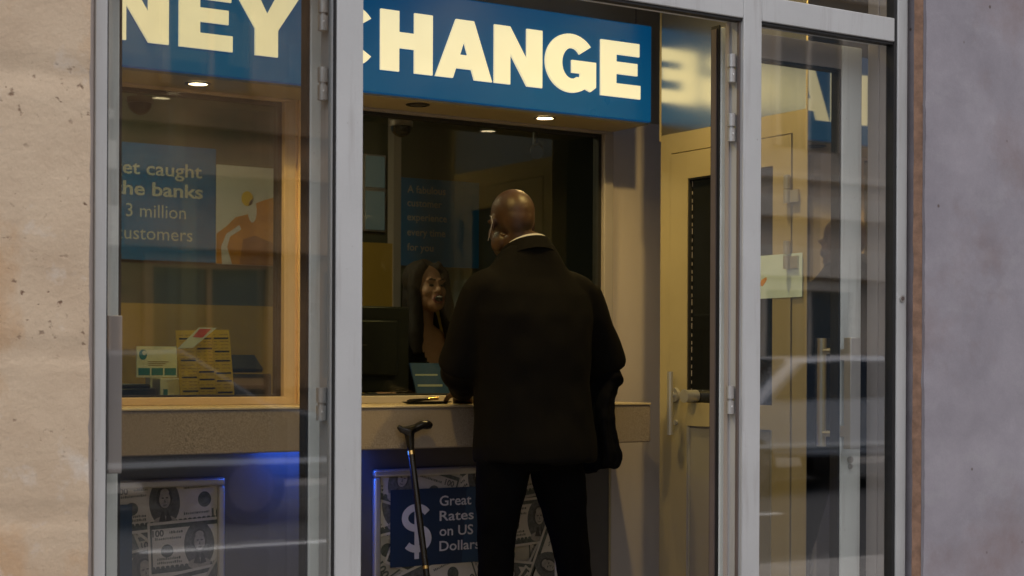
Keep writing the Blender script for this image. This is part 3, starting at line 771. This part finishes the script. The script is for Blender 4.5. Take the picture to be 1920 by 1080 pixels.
# monitor seen from behind, clerk side
mo = thing('monitor', 'black computer monitor back behind the right window, left of clerk', 'monitor', (2.80, 2.27, 1.056))
k = MB(); k.box(2.60, 2.928, 2.245, 2.27, 1.098, 1.412); k.box(2.68, 2.87, 2.225, 2.2448, 1.16, 1.36); k.build('casing', M['black'], mo, .006)
k = MB(); k.box(2.75, 2.79, 2.235, 2.262, 1.06, 1.0975); k.box(2.68, 2.86, 2.18, 2.33, 1.0555, 1.0605); k.build('stand', M['black'], mo, .003)
k = MB(); k.box(2.70, 2.74, 2.2238, 2.2248, 1.268, 1.271); k.build('vent_slot', M['alu_dark'], mo)
bl = thing('leaflet_stand', 'blue leaflet display standing in front of the clerk', 'leaflet stand', (3.06, 2.24, 1.056))
k = MB(); slab(k, (2.945, 2.20, 1.0565), (3.30, 2.20, 1.0565), (2.945, 2.27, 1.205), (3.30, 2.27, 1.205), (0, .008, 0)); lb = k.build('panel', M['blue_card'], bl)
k = MB(); k.box(2.955, 3.06, 2.2265, 2.2285, 1.118, 1.126); k.box(2.955, 3.05, 2.2465, 2.2485, 1.158, 1.164); k.build('stripe', M['txt_dim'], lb)
k = MB(); k.box(2.952, 3.04, 2.150, 2.198, 1.0555, 1.0756); kk = k.build('banknote_bundle', M['note'], None, .002, o=(3.0, 2.17, 1.056)); tag(kk, 'small pale stack of paper slips below the blue display', 'paper slips')
k = MB(); k.box(2.79, 2.87, 2.02, 2.12, 1.0555, 1.078); kk = k.build('stapler', M['teal'], None, .004, o=(2.83, 2.07, 1.056)); tag(kk, 'small teal box on the desk at the foot of the monitor', 'box')
# tray and pen on the counter
ty = thing('pen_tray', 'dark oval dish on the counter left of the man', 'tray', (2.73, 1.78, 1.066))
rg = [[(2.735 + a * math.cos(2 * PI * i / 32), 1.775 + b_2 * math.sin(2 * PI * i / 32), z) for i in range(32)] for a, b_2, z in ((.075, .030, 1.0665), (.098, .043, 1.074), (.094, .040, 1.0745), (.070, .027, 1.070))]
MB().rings(rg).build('dish', M['blackgloss'], ty)
pn = thing('pen', 'black pen with a gold end lying across the dark dish', 'pen', (2.70, 1.745, 1.08))
MB().tube([(2.645, 1.752, 1.078), (2.655, 1.752, 1.0785), (2.725, 1.752, 1.083)], [.0015, .005, .005], 12).build('barrel', M['blackgloss'], pn)
MB().tube([(2.7251, 1.752, 1.083), (2.765, 1.752, 1.086)], .0058, 12).build('cap', M['brass'], pn)

# posters on the booth back wall
def wall_poster(x0, x1, z0, z1, lines, label, m=M['blue_print']):
    t = thing('poster', label, 'poster', ((x0 + x1) / 2, 4.03, z0))
    k = MB(); k.box(x0, x1, 4.036, 4.0415, z0, z1)
    for s, x, zb, cap, bold, *wd in lines: text_into(k, s, x, zb, 4.0352, cap=cap, bold=bold, width=wd[0] if wd else None, mi=1)
    k.build('sheet', [m, M['txt_dim']], t)
    return t
wall_poster(2.10, 2.903, 1.665, 2.19, (("Don't get caught", 2.155, 2.050, .060, .014, .68), ('out by the banks', 2.110, 1.957, .060, .022, .73), ('Over 3 million', 2.270, 1.858, .060, 0, .488), ('happy customers', 2.200, 1.757, .060, 0, .590)),
            'blue wall poster lettered the banks and 3 million customers, left window')
wall_poster(3.853, 4.330, 1.69, 2.125, (('A fabulous', 3.913, 2.052, .036, .008), ('customer', 3.913, 1.985, .036, .008), ('experience', 3.913, 1.915, .036, .008), ('every time', 3.913, 1.840, .036, .008), ('for you', 3.913, 1.765, .036, .008)),
            'blue wall poster about customer experience behind the clerk')
pp = thing('picture_poster', 'white and orange abstract picture right of the banks poster', 'picture', (3.06, 4.03, 1.66))
p = B(2.906, 3.215, 4.037, 4.0415, 1.66, 2.12).build('sheet', M['paper'], pp)
k = MB()
def blob(pts, mi, l): k.poly([(a, 4.0365 - l * .0003, b) for a, b in pts], mi)
blob([(2.907, 1.661), (2.907, 1.80), (2.96, 1.84), (3.0, 1.88), (3.07, 1.90), (3.10, 1.95), (3.15, 1.97), (3.214, 1.99), (3.214, 1.661)], 0, 1)
blob([(2.935, 1.661), (2.93, 1.74), (2.955, 1.80), (3.02, 1.845), (3.03, 1.825), (2.975, 1.79), (2.96, 1.74), (2.985, 1.661)], 2, 2)
blob([(3.04, 1.78), (3.10, 1.80), (3.214, 1.76), (3.214, 1.661), (3.02, 1.661)], 1, 2)
blob(oval(3.085, 1.915, .022, .055), 2, 3); blob(oval(3.06, 1.97, .03, .035), 3, 3)
k.build('abstract_print', [M['orange'], M['orange_d'], M['paper'], M['yellow']], p)

# dome cameras hanging from booth ceiling
def dome(x, y, z, label):
    t = thing('dome_camera', label, 'security camera', (x, y, z), 'dome cameras inside the booth')
    MB().cyl((x, y, z), (x, y, z + .02), .046, 26).build('mount', M['alu_dark'], t)
    rg = [[(x + .042 * math.cos(a) * math.cos(2 * PI * i / 24), y + .042 * math.cos(a) * math.sin(2 * PI * i / 24), z - .001 - .042 * math.sin(a)) for i in range(24)] for a in (0, .3, .6, .9, 1.2, 1.45)]
    MB().rings(rg).build('dome', M['blackgloss'], t)
    MB().cyl((x, y, z + .0202), (x, y, 2.6), .012, 12).build('drop_rod', M['alu_dark'], t)
dome(2.020, 2.6, 2.130, 'dark dome camera seen through the left window')
dome(3.085, 2.6, 2.136, 'dark dome camera behind the right window, above the monitor')
cm = thing('bullet_camera', 'dark camera on a bracket high behind the man', 'security camera', (3.71, 2.6, 2.08))
MB().tube([(3.66, 2.5, 2.065), (3.76, 2.65, 2.10)], [.026, .03], 18).build('housing', M['black'], cm)
MB().tube([(3.73, 2.62, 2.10), (3.74, 2.62, 2.40), (3.74, 2.62, 2.6)], .012, 12).build('bracket', M['black'], cm)
struct(B(.6, 5.1, 1.985, 4.05, 2.6, 2.66).build('booth_ceiling', M['ceil']))
def booth_lamp(x, y, label, st):
    t = thing('ceiling_panel_light', label, 'ceiling light', (x, y, 2.59), 'booth ceiling panel lights')
    B(x - .22, x + .22, y - .22, y + .22, 2.588, 2.5995).build('frame', M['alu'], t)
    B(x - .2, x + .2, y - .2, y + .2, 2.584, 2.5878).build('diffuser', emis('panel_glow_%d' % len(bpy.data.materials), (1, .84, .52), st), t)
booth_lamp(2.15, 3.1, 'dim square ceiling light above the left half of booth', 28)
booth_lamp(3.30, 2.30, 'dim square fill light added in front of the clerk', 1.3)  # unseen panel added as frontal fill on the clerk

# white sheet put in for a reflection over the door edge
nt_ = B(3.5745, 3.5753, .842, 1.054, 1.421, 1.562).build('reflection_sheet', M['reflection'], None, o=(3.575, .95, 1.421)); tag(nt_, 'sheet put in for a white notice taped over the staff door edge between hinges', 'reflection')
k = MB(); k.poly([(3.5742, 1.045, 1.466), (3.5742, 1.029, 1.461), (3.5742, 1.008, 1.482), (3.5742, 1.012, 1.491), (3.5742, 1.035, 1.482)])
k.build('orange_mark', M['orange'], nt_)

# ------------------------------------------------------------------ walking cane
cn = thing('walking_cane', 'black walking cane with curved handle leaning on the counter', 'cane', (2.585, 1.30, 0))
foot = Vector((2.555, 1.315, .003)); top = Vector((2.566, 1.592, .955))
topc = foot.lerp(top, .962)
sh = MB(); sh.tube([foot + (top - foot) * .02, foot.lerp(top, .5), topc], [.0095, .0102, .0115], 16); sh.build('shaft', M['blackgloss'], cn)
MB().tube([foot, foot + (top - foot) * .03], [.013, .012], 16).build('rubber_tip', M['gasket'], cn)
MB().tube([foot.lerp(top, .95), foot.lerp(top, .963)], .0122, 18).build('collar', M['brass'], cn)
MB().tube([foot.lerp(top, .575), foot.lerp(top, .585)], .0108, 18).build('collar', M['brass'], cn)
hh = MB()
hh.tube([foot.lerp(top, .963), top + Vector((0, 0, .015)), top + Vector((-.003, .0, .034))], [.0115, .016, .021], 16)
hh.tube([(2.524, 1.594, 1.000), (2.536, 1.593, .990), (2.556, 1.592, .985), (2.585, 1.592, .992), (2.610, 1.592, 1.003), (2.635, 1.592, 1.003), (2.648, 1.592, .999)],
        [.007, .011, .016, .014, .0145, .0155, .010], 16)
fuse(hh, 'handle', M['blackgloss'], cn, .0035, 3)

# ------------------------------------------------------------------ people
def rotz(a): return Matrix.Rotation(a, 4, 'Z')
def head(mb, mtx, s=1.0, female=False):
    """head in local axes (x right, y forward, z up, origin at the base of the chin)"""
    def E(c, r, m=None):
        vs = MB().ell((0, 0, 0), r, nu=24, nv=16)
        mm = mtx @ Matrix.Translation(Vector(c) * s) @ Matrix.Scale(s, 4)
        if m: mm = mm @ m
        vs.xform(mm); mb.add(vs.v, vs.f, 0, True)
    E((0, -.014, .152), (.0745, .094, .083)); E((0, -.055, .125), (.060, .052, .065))
    E((0, .040, .095), (.060, .056, .082)); E((0, .052, .034), (.046 if not female else .040, .044, .034)); E((0, .074, .016), (.022, .018, .016))
    for q in (-1, 1):
        E((q * .034, .058, .088), (.027, .030, .027)); E((q * .046, .020, .05), (.020, .042, .036))
        E((q * .028, .083, .136), (.026, .013, .011))
        em = Matrix.Rotation(q * .28, 4, 'Z') @ Matrix.Rotation(-.12, 4, 'X')
        E((q * .076, -.006, .112), (.008, .019, .031), em); E((q * .080, -.012, .122), (.006, .012, .017), em)
    E((0, .104, .088), (.0135, .018, .013)); E((0, .094, .108), (.0085, .014, .028))
    for q in (-1, 1): E((q * .012, .098, .084), (.008, .011, .008))
    E((0, .091, .057), (.026, .013, .008)); E((0, .091, .046), (.022, .012, .0075))
def hand(mb, wrist, fwd, up, side, curl=.5, s=1.0):
    """palm, four unequal bent fingers and a thumb leaving the side of the palm"""
    w_, f, u = Vector(wrist), Vector(fwd).normalized(), Vector(up).normalized()
    l = f.cross(u).normalized() * side
    c = w_ + f * .05 * s
    mb.tube([w_ - f * .02, w_ + f * .02 * s, w_ + f * .06 * s, w_ + f * .095 * s], [(.026 * s, .019 * s), (.032 * s, .016 * s), (.040 * s, .015 * s), (.036 * s, .012 * s)], 14, ref=u)
    for i, L in enumerate((.066, .075, .070, .055)):
        b = w_ + f * (.088 if i < 3 else .08) * s + l * (.029 - i * .0195) * s
        pts = [b]; d = f.copy(); ang = curl * .5
        for q in (.42, .32, .26):
            d = (f * math.cos(ang) - u * math.sin(ang)); pts.append(pts[-1] + d * L * q * s); ang += curl * .6
        mb.tube(pts, [.0088 * s, .0085 * s, .0078 * s, .0062 * s], 10, ref=l)
    b = w_ + f * .028 * s + l * .028 * s
    mb.tube([b, b + (f * .6 + l * .7 - u * .1) * .032 * s, b + (f * .85 + l * .62 - u * .25) * .056 * s, b + (f * 1.0 + l * .45 - u * .35) * .076 * s], [.0125 * s, .0105 * s, .009 * s, .007 * s], 10, ref=u)

def ring(cx, cy, z, a, b, n=36, p=2.3, tilt=0):
    out = []
    for i in range(n):
        t = 2 * PI * i / n; c, s_2 = math.cos(t), math.sin(t)
        x = a * abs(c) ** (2 / p) * (1 if c >= 0 else -1); y = b * abs(s_2) ** (2 / p) * (1 if s_2 >= 0 else -1)
        out.append((cx + x, cy + y, z + tilt * y))
    return out

# ---- the customer
MC = (2.885, 1.38)
ShR, ElR, WrR = (3.082, 1.375, 1.428), (3.222, 1.42, 1.225), (3.115, 1.655, 1.115)
ShL, ElL, WrL = (2.712, 1.375, 1.422), (2.682, 1.47, 1.20), (2.815, 1.665, 1.112)
HipR, KnR, AnR = (2.995, 1.385, .90), (3.090, 1.40, .50), (3.150, 1.365, .09)
HipL, KnL, AnL = (2.790, 1.385, .90), (2.778, 1.41, .50), (2.770, 1.375, .09)
hm = Matrix.Translation((2.838, 1.402, 1.552)) @ rotz(R(-6)) @ Matrix.Rotation(R(-6), 4, 'X')
bd = MB(); head(bd, hm, .915)
bd.tube([(2.872, 1.375, 1.45), (2.866, 1.378, 1.53), (2.855, 1.386, 1.62)], [.070, .062, .060], 20)
bd.rings([ring(MC[0], MC[1], z, a, b) for z, a, b in ((.93, .13, .085), (1.0, .155, .105), (1.2, .16, .105), (1.38, .175, .10), (1.46, .13, .08), (1.50, .07, .06))])
for sh_, el, wr in ((ShR, ElR, WrR), (ShL, ElL, WrL)):
    bd.tube([sh_, Vector(sh_).lerp(Vector(el), .5), el, Vector(el).lerp(Vector(wr), .4), wr], [.052, .046, .038, .038, .027], 16)
for hp, kn_, an in ((HipR, KnR, AnR), (HipL, KnL, AnL)):
    bd.tube([hp, Vector(hp).lerp(Vector(kn_), .4), kn_, Vector(kn_).lerp(Vector(an), .35), an], [.068, .060, .043, .044, .030], 16)
hand(bd, WrR, (-.45, .80, -.22), (0, .2, 1), 1, .5); hand(bd, WrL, (.45, .80, -.22), (0, .2, 1), -1, .5)
# note: thumbs face inward
man = fuse(bd, 'person', M['skin_dark'], None, .0055, 5, o=(2.9, 1.38, 0))
tag(man, 'bald man in dark suit and white collar standing at the counter, seen from behind', 'person')
# jacket
jk = MB()
jk.rings([ring(MC[0] + dx, MC[1] + dy, z, a, b, tilt=tl) for z, dx, dy, a, b, tl in (
    (.885, .030, .0, .208, .152, 0), (.93, .028, 0, .210, .152, 0), (1.03, .022, 0, .205, .145, 0), (1.14, .012, 0, .200, .140, 0), (1.26, .004, 0, .212, .142, 0),
    (1.36, -.002, -.002, .226, .140, 0), (1.43, -.004, -.003, .218, .125, 0), (1.475, -.006, -.003, .178, .106, -.05), (1.515, -.010, -.004, .132, .098, -.12), (1.545, -.013, -.005, .104, .094, -.2), (1.572, -.015, -.006, .087, .084, -.30))])
for q in (-1, 1):
    jk.ell((MC[0] + q * .160 + .008, MC[1] - .004, 1.454), (.094, .078, .050), mtx=Matrix.Rotation(q * .40, 3, 'Y'))
for sh_, el, wr in ((ShR, ElR, WrR), (ShL, ElL, WrL)):
    a, b, c = Vector(sh_), Vector(el), Vector(wr)
    jk.tube([a + Vector((0, 0, .01)), a.lerp(b, .3), a.lerp(b, .65), b, b.lerp(c, .25), b.lerp(c, .6), b.lerp(c, .93)], [.070, .072, .070, .072, .066, .056, .048], 18)
jacket = fuse(jk, 'jacket', M['suit'], man, .0085, 6, wrinkle=.008, wscale=8)
# jacket collar (stand and fold) behind the neck
cl = MB()
NC = Vector((2.869, 1.376, 0))
def collar(rx, ry, z, tilt, dz, thick, lo):
    outer = []; inner = []
    for i in range(30):
        t = R(-215 + 250 * i / 29)
        x, y = math.cos(t), math.sin(t)
        outer.append((NC.x + rx * x, NC.y + ry * y, z - tilt * y)); inner.append((NC.x + (rx - thick) * x, NC.y + (ry - thick) * y, z - tilt * y))
    low = [(NC.x + (rx + lo) * math.cos(R(-215 + 250 * i / 29)), NC.y + (ry + lo) * math.sin(R(-215 + 250 * i / 29)), z - dz - tilt * 1.3 * math.sin(R(-215 + 250 * i / 29))) for i in range(30)]
    mb = MB(); n = 30
    lin = [(NC.x + (p[0] - NC.x) * .93, NC.y + (p[1] - NC.y) * .93, p[2]) for p in low]
    vs = low + outer + inner + lin; fs = []
    for i in range(n - 1):
        for a in range(4):
            b = (a + 1) % 4; fs.append((a * n + i, a * n + i + 1, b * n + i + 1, b * n + i))
    fs += [(0, n, 2 * n, 3 * n), (n - 1, 4 * n - 1, 3 * n - 1, 2 * n - 1)]
    return mb.add(vs, fs, 0, True)
collar(.082, .080, 1.578, .036, .050, .008, .020).build('collar', M['suit'], jacket)
sc_ = collar(.0715, .068, 1.584, .036, .05, .004, .004).build('shirt_collar', M['white_cloth'], man)
# trousers
tr_ = MB()
tr_.rings([ring(MC[0] + .015, MC[1] + .005, z, a, b) for z, a, b in ((.865, .165, .10), (.90, .182, .125), (.96, .182, .13), (1.02, .175, .12))])
for hp, kn_, an, ex in ((HipR, KnR, AnR, 1), (HipL, KnL, AnL, -1)):
    a, b, c = Vector(hp), Vector(kn_), Vector(an)
    tr_.tube([a, a.lerp(b, .25), a.lerp(b, .6), b, b.lerp(c, .4), b.lerp(c, .8), c + Vector((0, 0, -.035))], [.090, .084, .068, .058, .060, .063, .068], 20)
fuse(tr_, 'trousers', M['trouser'], man, .009, 4, wrinkle=.009, wscale=10)
for an, ex in ((AnR, .12), (AnL, -.08)):
    q = MB(); a = Vector((an[0], an[1], 0))
    q.rings([ring(a.x + ex * .3 * dy, a.y + dy, z, w_, l_) for dy, z, w_, l_ in ((.045, .002, .046, .135), (.045, .02, .047, .137), (.040, .045, .042, .125), (.015, .075, .038, .085), (0.0, .10, .036, .06))])
    fuse(q, 'shoe', M['blackgloss'], man, .007, 3)
# mask / glasses cord behind the ear
cd_ = MB(); he = lambda p: tuple((hm @ Vector((*[c_ * .915 for c_ in p], 1))).to_3d())
cd_.tube([he((-.070, .050, .060)), he((-.080, .018, .072)), he((-.086, -.010, .092)), he((-.086, -.022, .112)), he((-.083, -.012, .134)), he((-.079, .010, .142))], .0009, 8)
cd_.build('ear_loop', M['txt'], man)
# coat hanging over the right forearm
ctm = MB(); rings_ = []
for i, (z, cx, cy, a, b, tx_) in enumerate(((1.165, 3.205, 1.47, .042, .075, 0), (1.145, 3.212, 1.465, .054, .10, 0), (1.09, 3.200, 1.46, .044, .105, 0), (1.02, 3.198, 1.455, .040, .110, 0), (.95, 3.198, 1.45, .042, .105, .1), (.90, 3.200, 1.445, .041, .104, .25), (.865, 3.196, 1.445, .038, .098, .35), (.855, 3.194, 1.445, .032, .09, .4))):
    rr = []
    for j in range(96):
        t = 2 * PI * j / 96
        f_ = 1 + min(1, i / 3) * (.24 * math.sin(6 * t + .25 * i) + .14 * math.sin(11 * t - .2 * i + 1))
        rr.append((cx + a * math.cos(t) * f_ + .012 * math.sin(z * 23), cy + b * math.sin(t) * (1 + (f_ - 1) * .4), z + tx_ * a * math.cos(t) + .010 * math.sin(3 * t + 1) * min(1, i / 4)))
    rings_.append(rr)
ctm.rings(rings_)
ctm.tube([(3.14, 1.60, 1.135), (3.19, 1.52, 1.175), (3.23, 1.43, 1.19), (3.235, 1.37, 1.14)], [.035, .052, .055, .03], 16)
coat = fuse(ctm, 'folded_coat', M['coat'], None, .0065, 2, o=(3.23, 1.45, .84), wrinkle=.007, wscale=18)
tag(coat, 'dark coat draped over the right arm of the bald man', 'coat')

# ---- the clerk
KC = (3.365, 2.93)
fyaw = R(-177)         # facing the customer's side of the window
km = Matrix.Translation((KC[0] + .008, KC[1] - .05, 1.410)) @ rotz(fyaw) @ Matrix.Rotation(R(10), 4, 'X')
kb = MB(); head(kb, km, .93, True)
kb.tube([(KC[0], KC[1] + .01, 1.30), (KC[0], KC[1] - .01, 1.38), (KC[0] + .004, KC[1] - .02, 1.46)], [.056, .047, .046], 18)
kb.rings([ring(KC[0], KC[1], z, a, b) for z, a, b in ((.80, .15, .11), (.95, .13, .095), (1.08, .125, .09), (1.2, .145, .10), (1.27, .16, .085), (1.325, .12, .07), (1.36, .06, .055))])
kR, kRe, kRw = (KC[0] - .165, KC[1], 1.285), (KC[0] - .25, KC[1] - .13, 1.10), (KC[0] - .40, KC[1] - .40, 1.095)
kL, kLe, kLw = (KC[0] + .165, KC[1], 1.285), (KC[0] + .25, KC[1] - .10, 1.10), (KC[0] + .16, KC[1] - .33, 1.10)
for a, b, c in ((kR, kRe, kRw), (kL, kLe, kLw)):
    kb.tube([a, Vector(a).lerp(Vector(b), .5), b, Vector(b).lerp(Vector(c), .4), c], [.043, .038, .032, .031, .022], 14)
for q in (-1, 1): kb.tube([(KC[0] + q * .08, KC[1], .82), (KC[0] + q * .085, KC[1] - .01, .46), (KC[0] + q * .085, KC[1] + .01, .03)], [.078, .048, .036], 14)
for q in (-1, 1): kb.tube([(KC[0] + q * .085, KC[1] + .03, .03), (KC[0] + q * .09, KC[1] - .14, .02)], [.032, .022], 12)
hand(kb, kRw, (-.4, -.85, -.05), (0, -.1, 1), -1, .5, .9); hand(kb, kLw, (-.35, -.85, -.05), (0, -.1, 1), 1, .5, .9)
clerk = fuse(kb, 'person', M['skin_light'], None, .0055, 4, o=(KC[0], KC[1], 0))
tag(clerk, 'laughing long haired woman clerk in dark top behind the right window', 'person')
ke = lambda p: (km @ Vector((p[0] * .93, p[1] * .93, p[2] * .93, 1))).to_3d()
for q in (-1, 1):
    MB().ell(ke((q * .029, .089, .112)), (.0115, .008, .0055), mtx=rotz(fyaw).to_3x3()).build('eye', M['eye'], clerk)
    MB().tube([ke((q * .012, .102, .134)), ke((q * .030, .098, .141)), ke((q * .046, .084, .135))], .0032, 8).build('eyebrow', M['hair'], clerk)
MB().ell(ke((0, .098, .050)), (.021, .010, .015), mtx=rotz(fyaw).to_3x3()).build('open_mouth', M['eye'], clerk)
MB().ell(ke((0, .1015, .058)), (.015, .008, .004), mtx=rotz(fyaw).to_3x3()).build('teeth', M['white_cloth'], clerk)
lp = MB(); lp.tube([ke((.026 * math.cos(t), .101 - .010 * abs(math.cos(t)), .050 + .017 * math.sin(t))) for t in [2 * PI * i / 18 for i in range(19)]], .0042, 8); lp.build('lips', M['lip'], clerk)
hr = MB()
def HE(c, r):
    e = MB().ell((0, 0, 0), r); e.xform(km @ Matrix.Translation(Vector(c) * .93) @ Matrix.Scale(.93, 4)); hr.add(e.v, e.f, 0, True)
HE((0, -.030, .165), (.088, .095, .092)); HE((0, -.07, .08), (.085, .055, .12)); HE((0, -.075, -.05), (.10, .045, .14))
for q in (-1, 1):
    hr.tube([ke((q * .030, .055, .222)), ke((q * .070, .040, .180)), ke((q * .082, .022, .10)), ke((q * .086, .025, .0)), ke((q * .10, .03, -.10)), ke((q * .10, .035, -.19))], [.02, .028, .030, .034, .036, .018], 12)
hair = fuse(hr, 'hair', M['hair'], clerk, .008, 3, wrinkle=.004, wscale=30)
# dark top with deep V-neck
tp = MB()
tp.rings([ring(KC[0], KC[1] + .004, z, a, b) for z, a, b in ((.78, .165, .125), (.95, .145, .108), (1.08, .140, .104), (1.2, .160, .114), (1.27, .172, .098), (1.322, .128, .082))])
for a, b, c in ((kR, kRe, kRw), (kL, kLe, kLw)):
    a, b, c = Vector(a), Vector(b), Vector(c)
    tp.tube([a, a.lerp(b, .5), b, b.lerp(c, .5), b.lerp(c, .92)], [.056, .050, .045, .042, .035], 16)
top_ = fuse(tp, 'blouse', M['suit'], clerk, .008, 4)
bm = bmesh.new(); bm.from_mesh(top_.data)
cut = [f for f in bm.faces if (lambda c: c.y < -.02 and c.z > 1.12 and abs(c.x - .015) < (c.z - 1.12) * .42)(f.calc_center_median())]
bmesh.ops.delete(bm, geom=cut, context='FACES'); bm.to_mesh(top_.data); bm.free()
sk = MB()
for q in (-1, 1): sk.tube([(KC[0] + q * .082, KC[1], .84), (KC[0] + q * .087, KC[1] - .01, .46), (KC[0] + q * .087, KC[1] + .01, .07)], [.095, .068, .06], 16)
sk.rings([ring(KC[0], KC[1], z, a, b) for z, a, b in ((.76, .15, .11), (.9, .155, .115), (.98, .14, .105))])
fuse(sk, 'trousers', M['trouser'], clerk, .01, 4)

# ------------------------------------------------------------------ across the street (what the panes mirror)
def street_building(x0, x1, ydepth, h, m, band, label, bay, seed):
    t = thing('street_building', label, 'building', ((x0 + x1) / 2, ydepth - 3, 0)); rn = random.Random(seed)
    yf = ydepth
    B(x0, x1, yf - 6, yf, -.01, h).build('wall', m, t)
    for z, th, pr in ((.9, .12, .06), (2.5, .42, .20), (3.35, .30, .16), (3.9, .10, .08), (6.6, .22, .14), (h - .35, .4, .3)):
        B(x0 - .02, x1 + .02, yf + .001, yf + pr, z, z + th).build('cornice', band, t)
    n = int((x1 - x0) / bay)
    for i in range(n):
        cx = x0 + bay * (i + .5)
        for z0, z1, w_ in ((.35, 2.30, bay * .66), (4.35, 6.15, bay * .46), (7.2, 8.7, bay * .46)):
            if z1 > h - .5: continue
            f = MB(); f.box(cx - w_ / 2 - .1, cx - w_ / 2, yf + .002, yf + .09, z0, z1); f.box(cx + w_ / 2, cx + w_ / 2 + .1, yf + .002, yf + .09, z0, z1); f.box(cx - w_ / 2 - .1, cx + w_ / 2 + .1, yf + .002, yf + .09, z1 + .002, z1 + .14)
            f.box(cx - .03, cx + .03, yf + .012, yf + .05, z0, z1)
            fo = f.build('window', band, t)
            B(cx - w_ / 2, cx + w_ / 2, yf + .003, yf + .010, z0, z1).build('pane', M['streetglass'], fo)
    return t
street_building(-6, 6.0, -14.5, 9.0, M['brownstone'], M['palestone'], 'brown stone building across the street, seen only mirrored in the panes', 2.4, 1)
street_building(6.1, 15.0, -14.5, 7.6, M['brownstone'], M['brownstone'], 'darker brown terrace across the street, mirrored in the left pane', 2.1, 2)
street_building(15.1, 30, -14.5, 10.5, M['paleplaster'], M['palestone'], 'pale rendered building across the street, mirrored in the right pane', 2.6, 3)

def car(x, y, rz, paint, label):
    t = thing('parked_car', label, 'car', (x, y, -.138), 'cars parked along the far kerb')
    T = Matrix.Translation((x, y, -.138)) @ rotz(rz)
    def put(mb, name, m, par=t, bev=0): return mb.xform(T).build(name, m, par, bev)
    prof = [(-2.1, .42), (-2.12, .75), (-1.95, .90), (-1.2, .96), (-.55, 1.42), (.75, 1.46), (1.45, 1.02), (1.95, .92), (2.1, .72), (2.08, .35)]
    k = MB(); L = [[(a, -.86 + (.12 if z > 1.1 else 0), z) for a, z in prof], [(a, .86 - (.12 if z > 1.1 else 0), z) for a, z in prof]]
    n = len(prof); k.add(L[0] + L[1], [list(range(n))[::-1], [n + i for i in range(n)]] + [(i, (i + 1) % n, n + (i + 1) % n, n + i) for i in range(n)])
    body = put(k, 'body', paint, bev=.05)
    for sgn in (-1, 1):
        g = MB(); q = [(-1.0, .99), (-.48, 1.37), (.68, 1.40), (1.28, 1.03)]
        g.poly([(a, sgn * (.885 if z < 1.1 else .775), z) for a, z in q]); put(g, 'side_window', M['carglass'])
        for wx in (-1.3, 1.3):
            w_ = MB(); w_.cyl((wx, sgn * .66, .31), (wx, sgn * .88, .31), .31, 24); wo = put(w_, 'wheel', M['tyre'])
            r_ = MB(); r_.cyl((wx, sgn * .87, .31), (wx, sgn * .892, .31), .2, 18); put(r_, 'rim', M['alu_dark'], wo)
    g = MB(); g.poly([(-1.17, -.72, 1.0), (-1.17, .72, 1.0), (-.60, .64, 1.40), (-.60, -.64, 1.40)]); put(g.xform(Matrix.Translation((-.02, 0, .012))), 'windscreen', M['carglass'])
    for sgn in (-1, 1):
        k = MB(); k.box(-2.05, 2.02, sgn * .872 - .012, sgn * .872 + .012, .50, .545)
        put(k, 'chrome_trim', M['paper'])
    for sgn in (-1, 1):
        h_ = MB(); h_.box(-2.14, -2.05, sgn * .62 - .14, sgn * .62 + .14, .66, .78); put(h_, 'headlight', M['paper'])
    return t
car(12.3, -10.4, 0, M['carpaint'], 'pale car parked across the street, mirrored in the right pane')
car(4.2, -10.4, 0, mat('dark_car_paint', (.03, .035, .045), .2, 0, .03, 2), 'dark car parked across the street, mirrored in the left pane')

# ------------------------------------------------------------------ camera
cam = bpy.data.cameras.new('camera'); co = bpy.data.objects.new('camera', cam); C.objects.link(co)
cam.sensor_width = 36; cam.lens = 57.0; cam.shift_y = .075
co.matrix_world = Matrix.Translation((0, -3.0, 1.2)) @ rotz(R(-32.8)) @ Matrix.Rotation(PI / 2, 4, 'X') @ Matrix.Rotation(.0045, 4, 'Z')
cam.clip_end = 300; cam.clip_start = .05
cam.dof.use_dof = True; cam.dof.focus_distance = 4.6; cam.dof.aperture_fstop = 8
S.camera = co

# ------------------------------------------------------------------ daylight
wd_ = bpy.data.worlds.new('World'); S.world = wd_; wd_.use_nodes = True
nt = wd_.node_tree; bg = nt.nodes['Background']
sky = nt.nodes.new('ShaderNodeTexSky'); sky.sky_type = 'NISHITA'; sky.sun_disc = False
EL, AZ = R(78), R(185)
sky.sun_elevation = EL; sky.sun_rotation = AZ
sky.air_density = 1.0; sky.dust_density = 3.0
nt.links.new(sky.outputs[0], bg.inputs['Color']); bg.inputs['Strength'].default_value = .13
sun = bpy.data.lights.new('sun', 'SUN'); sun.energy = 3.5; sun.angle = R(125); sun.color = (1, .93, .86)
so = bpy.data.objects.new('sun', sun); C.objects.link(so)
dirv = Vector((math.sin(AZ) * math.cos(EL), math.cos(AZ) * math.cos(EL), math.sin(EL)))
so.rotation_euler = (-dirv).to_track_quat('-Z', 'Y').to_euler()

S.view_settings.view_transform = 'Standard'; S.view_settings.look = 'None'; S.view_settings.exposure = 0; S.view_settings.gamma = 1
S.render.engine = 'CYCLES'
S.cycles.max_bounces = 8; S.cycles.transparent_max_bounces = 16; S.cycles.glossy_bounces = 5
S.cycles.sample_clamp_indirect = 4; S.cycles.caustics_reflective = False; S.cycles.caustics_refractive = False
S.cycles.use_denoising = True
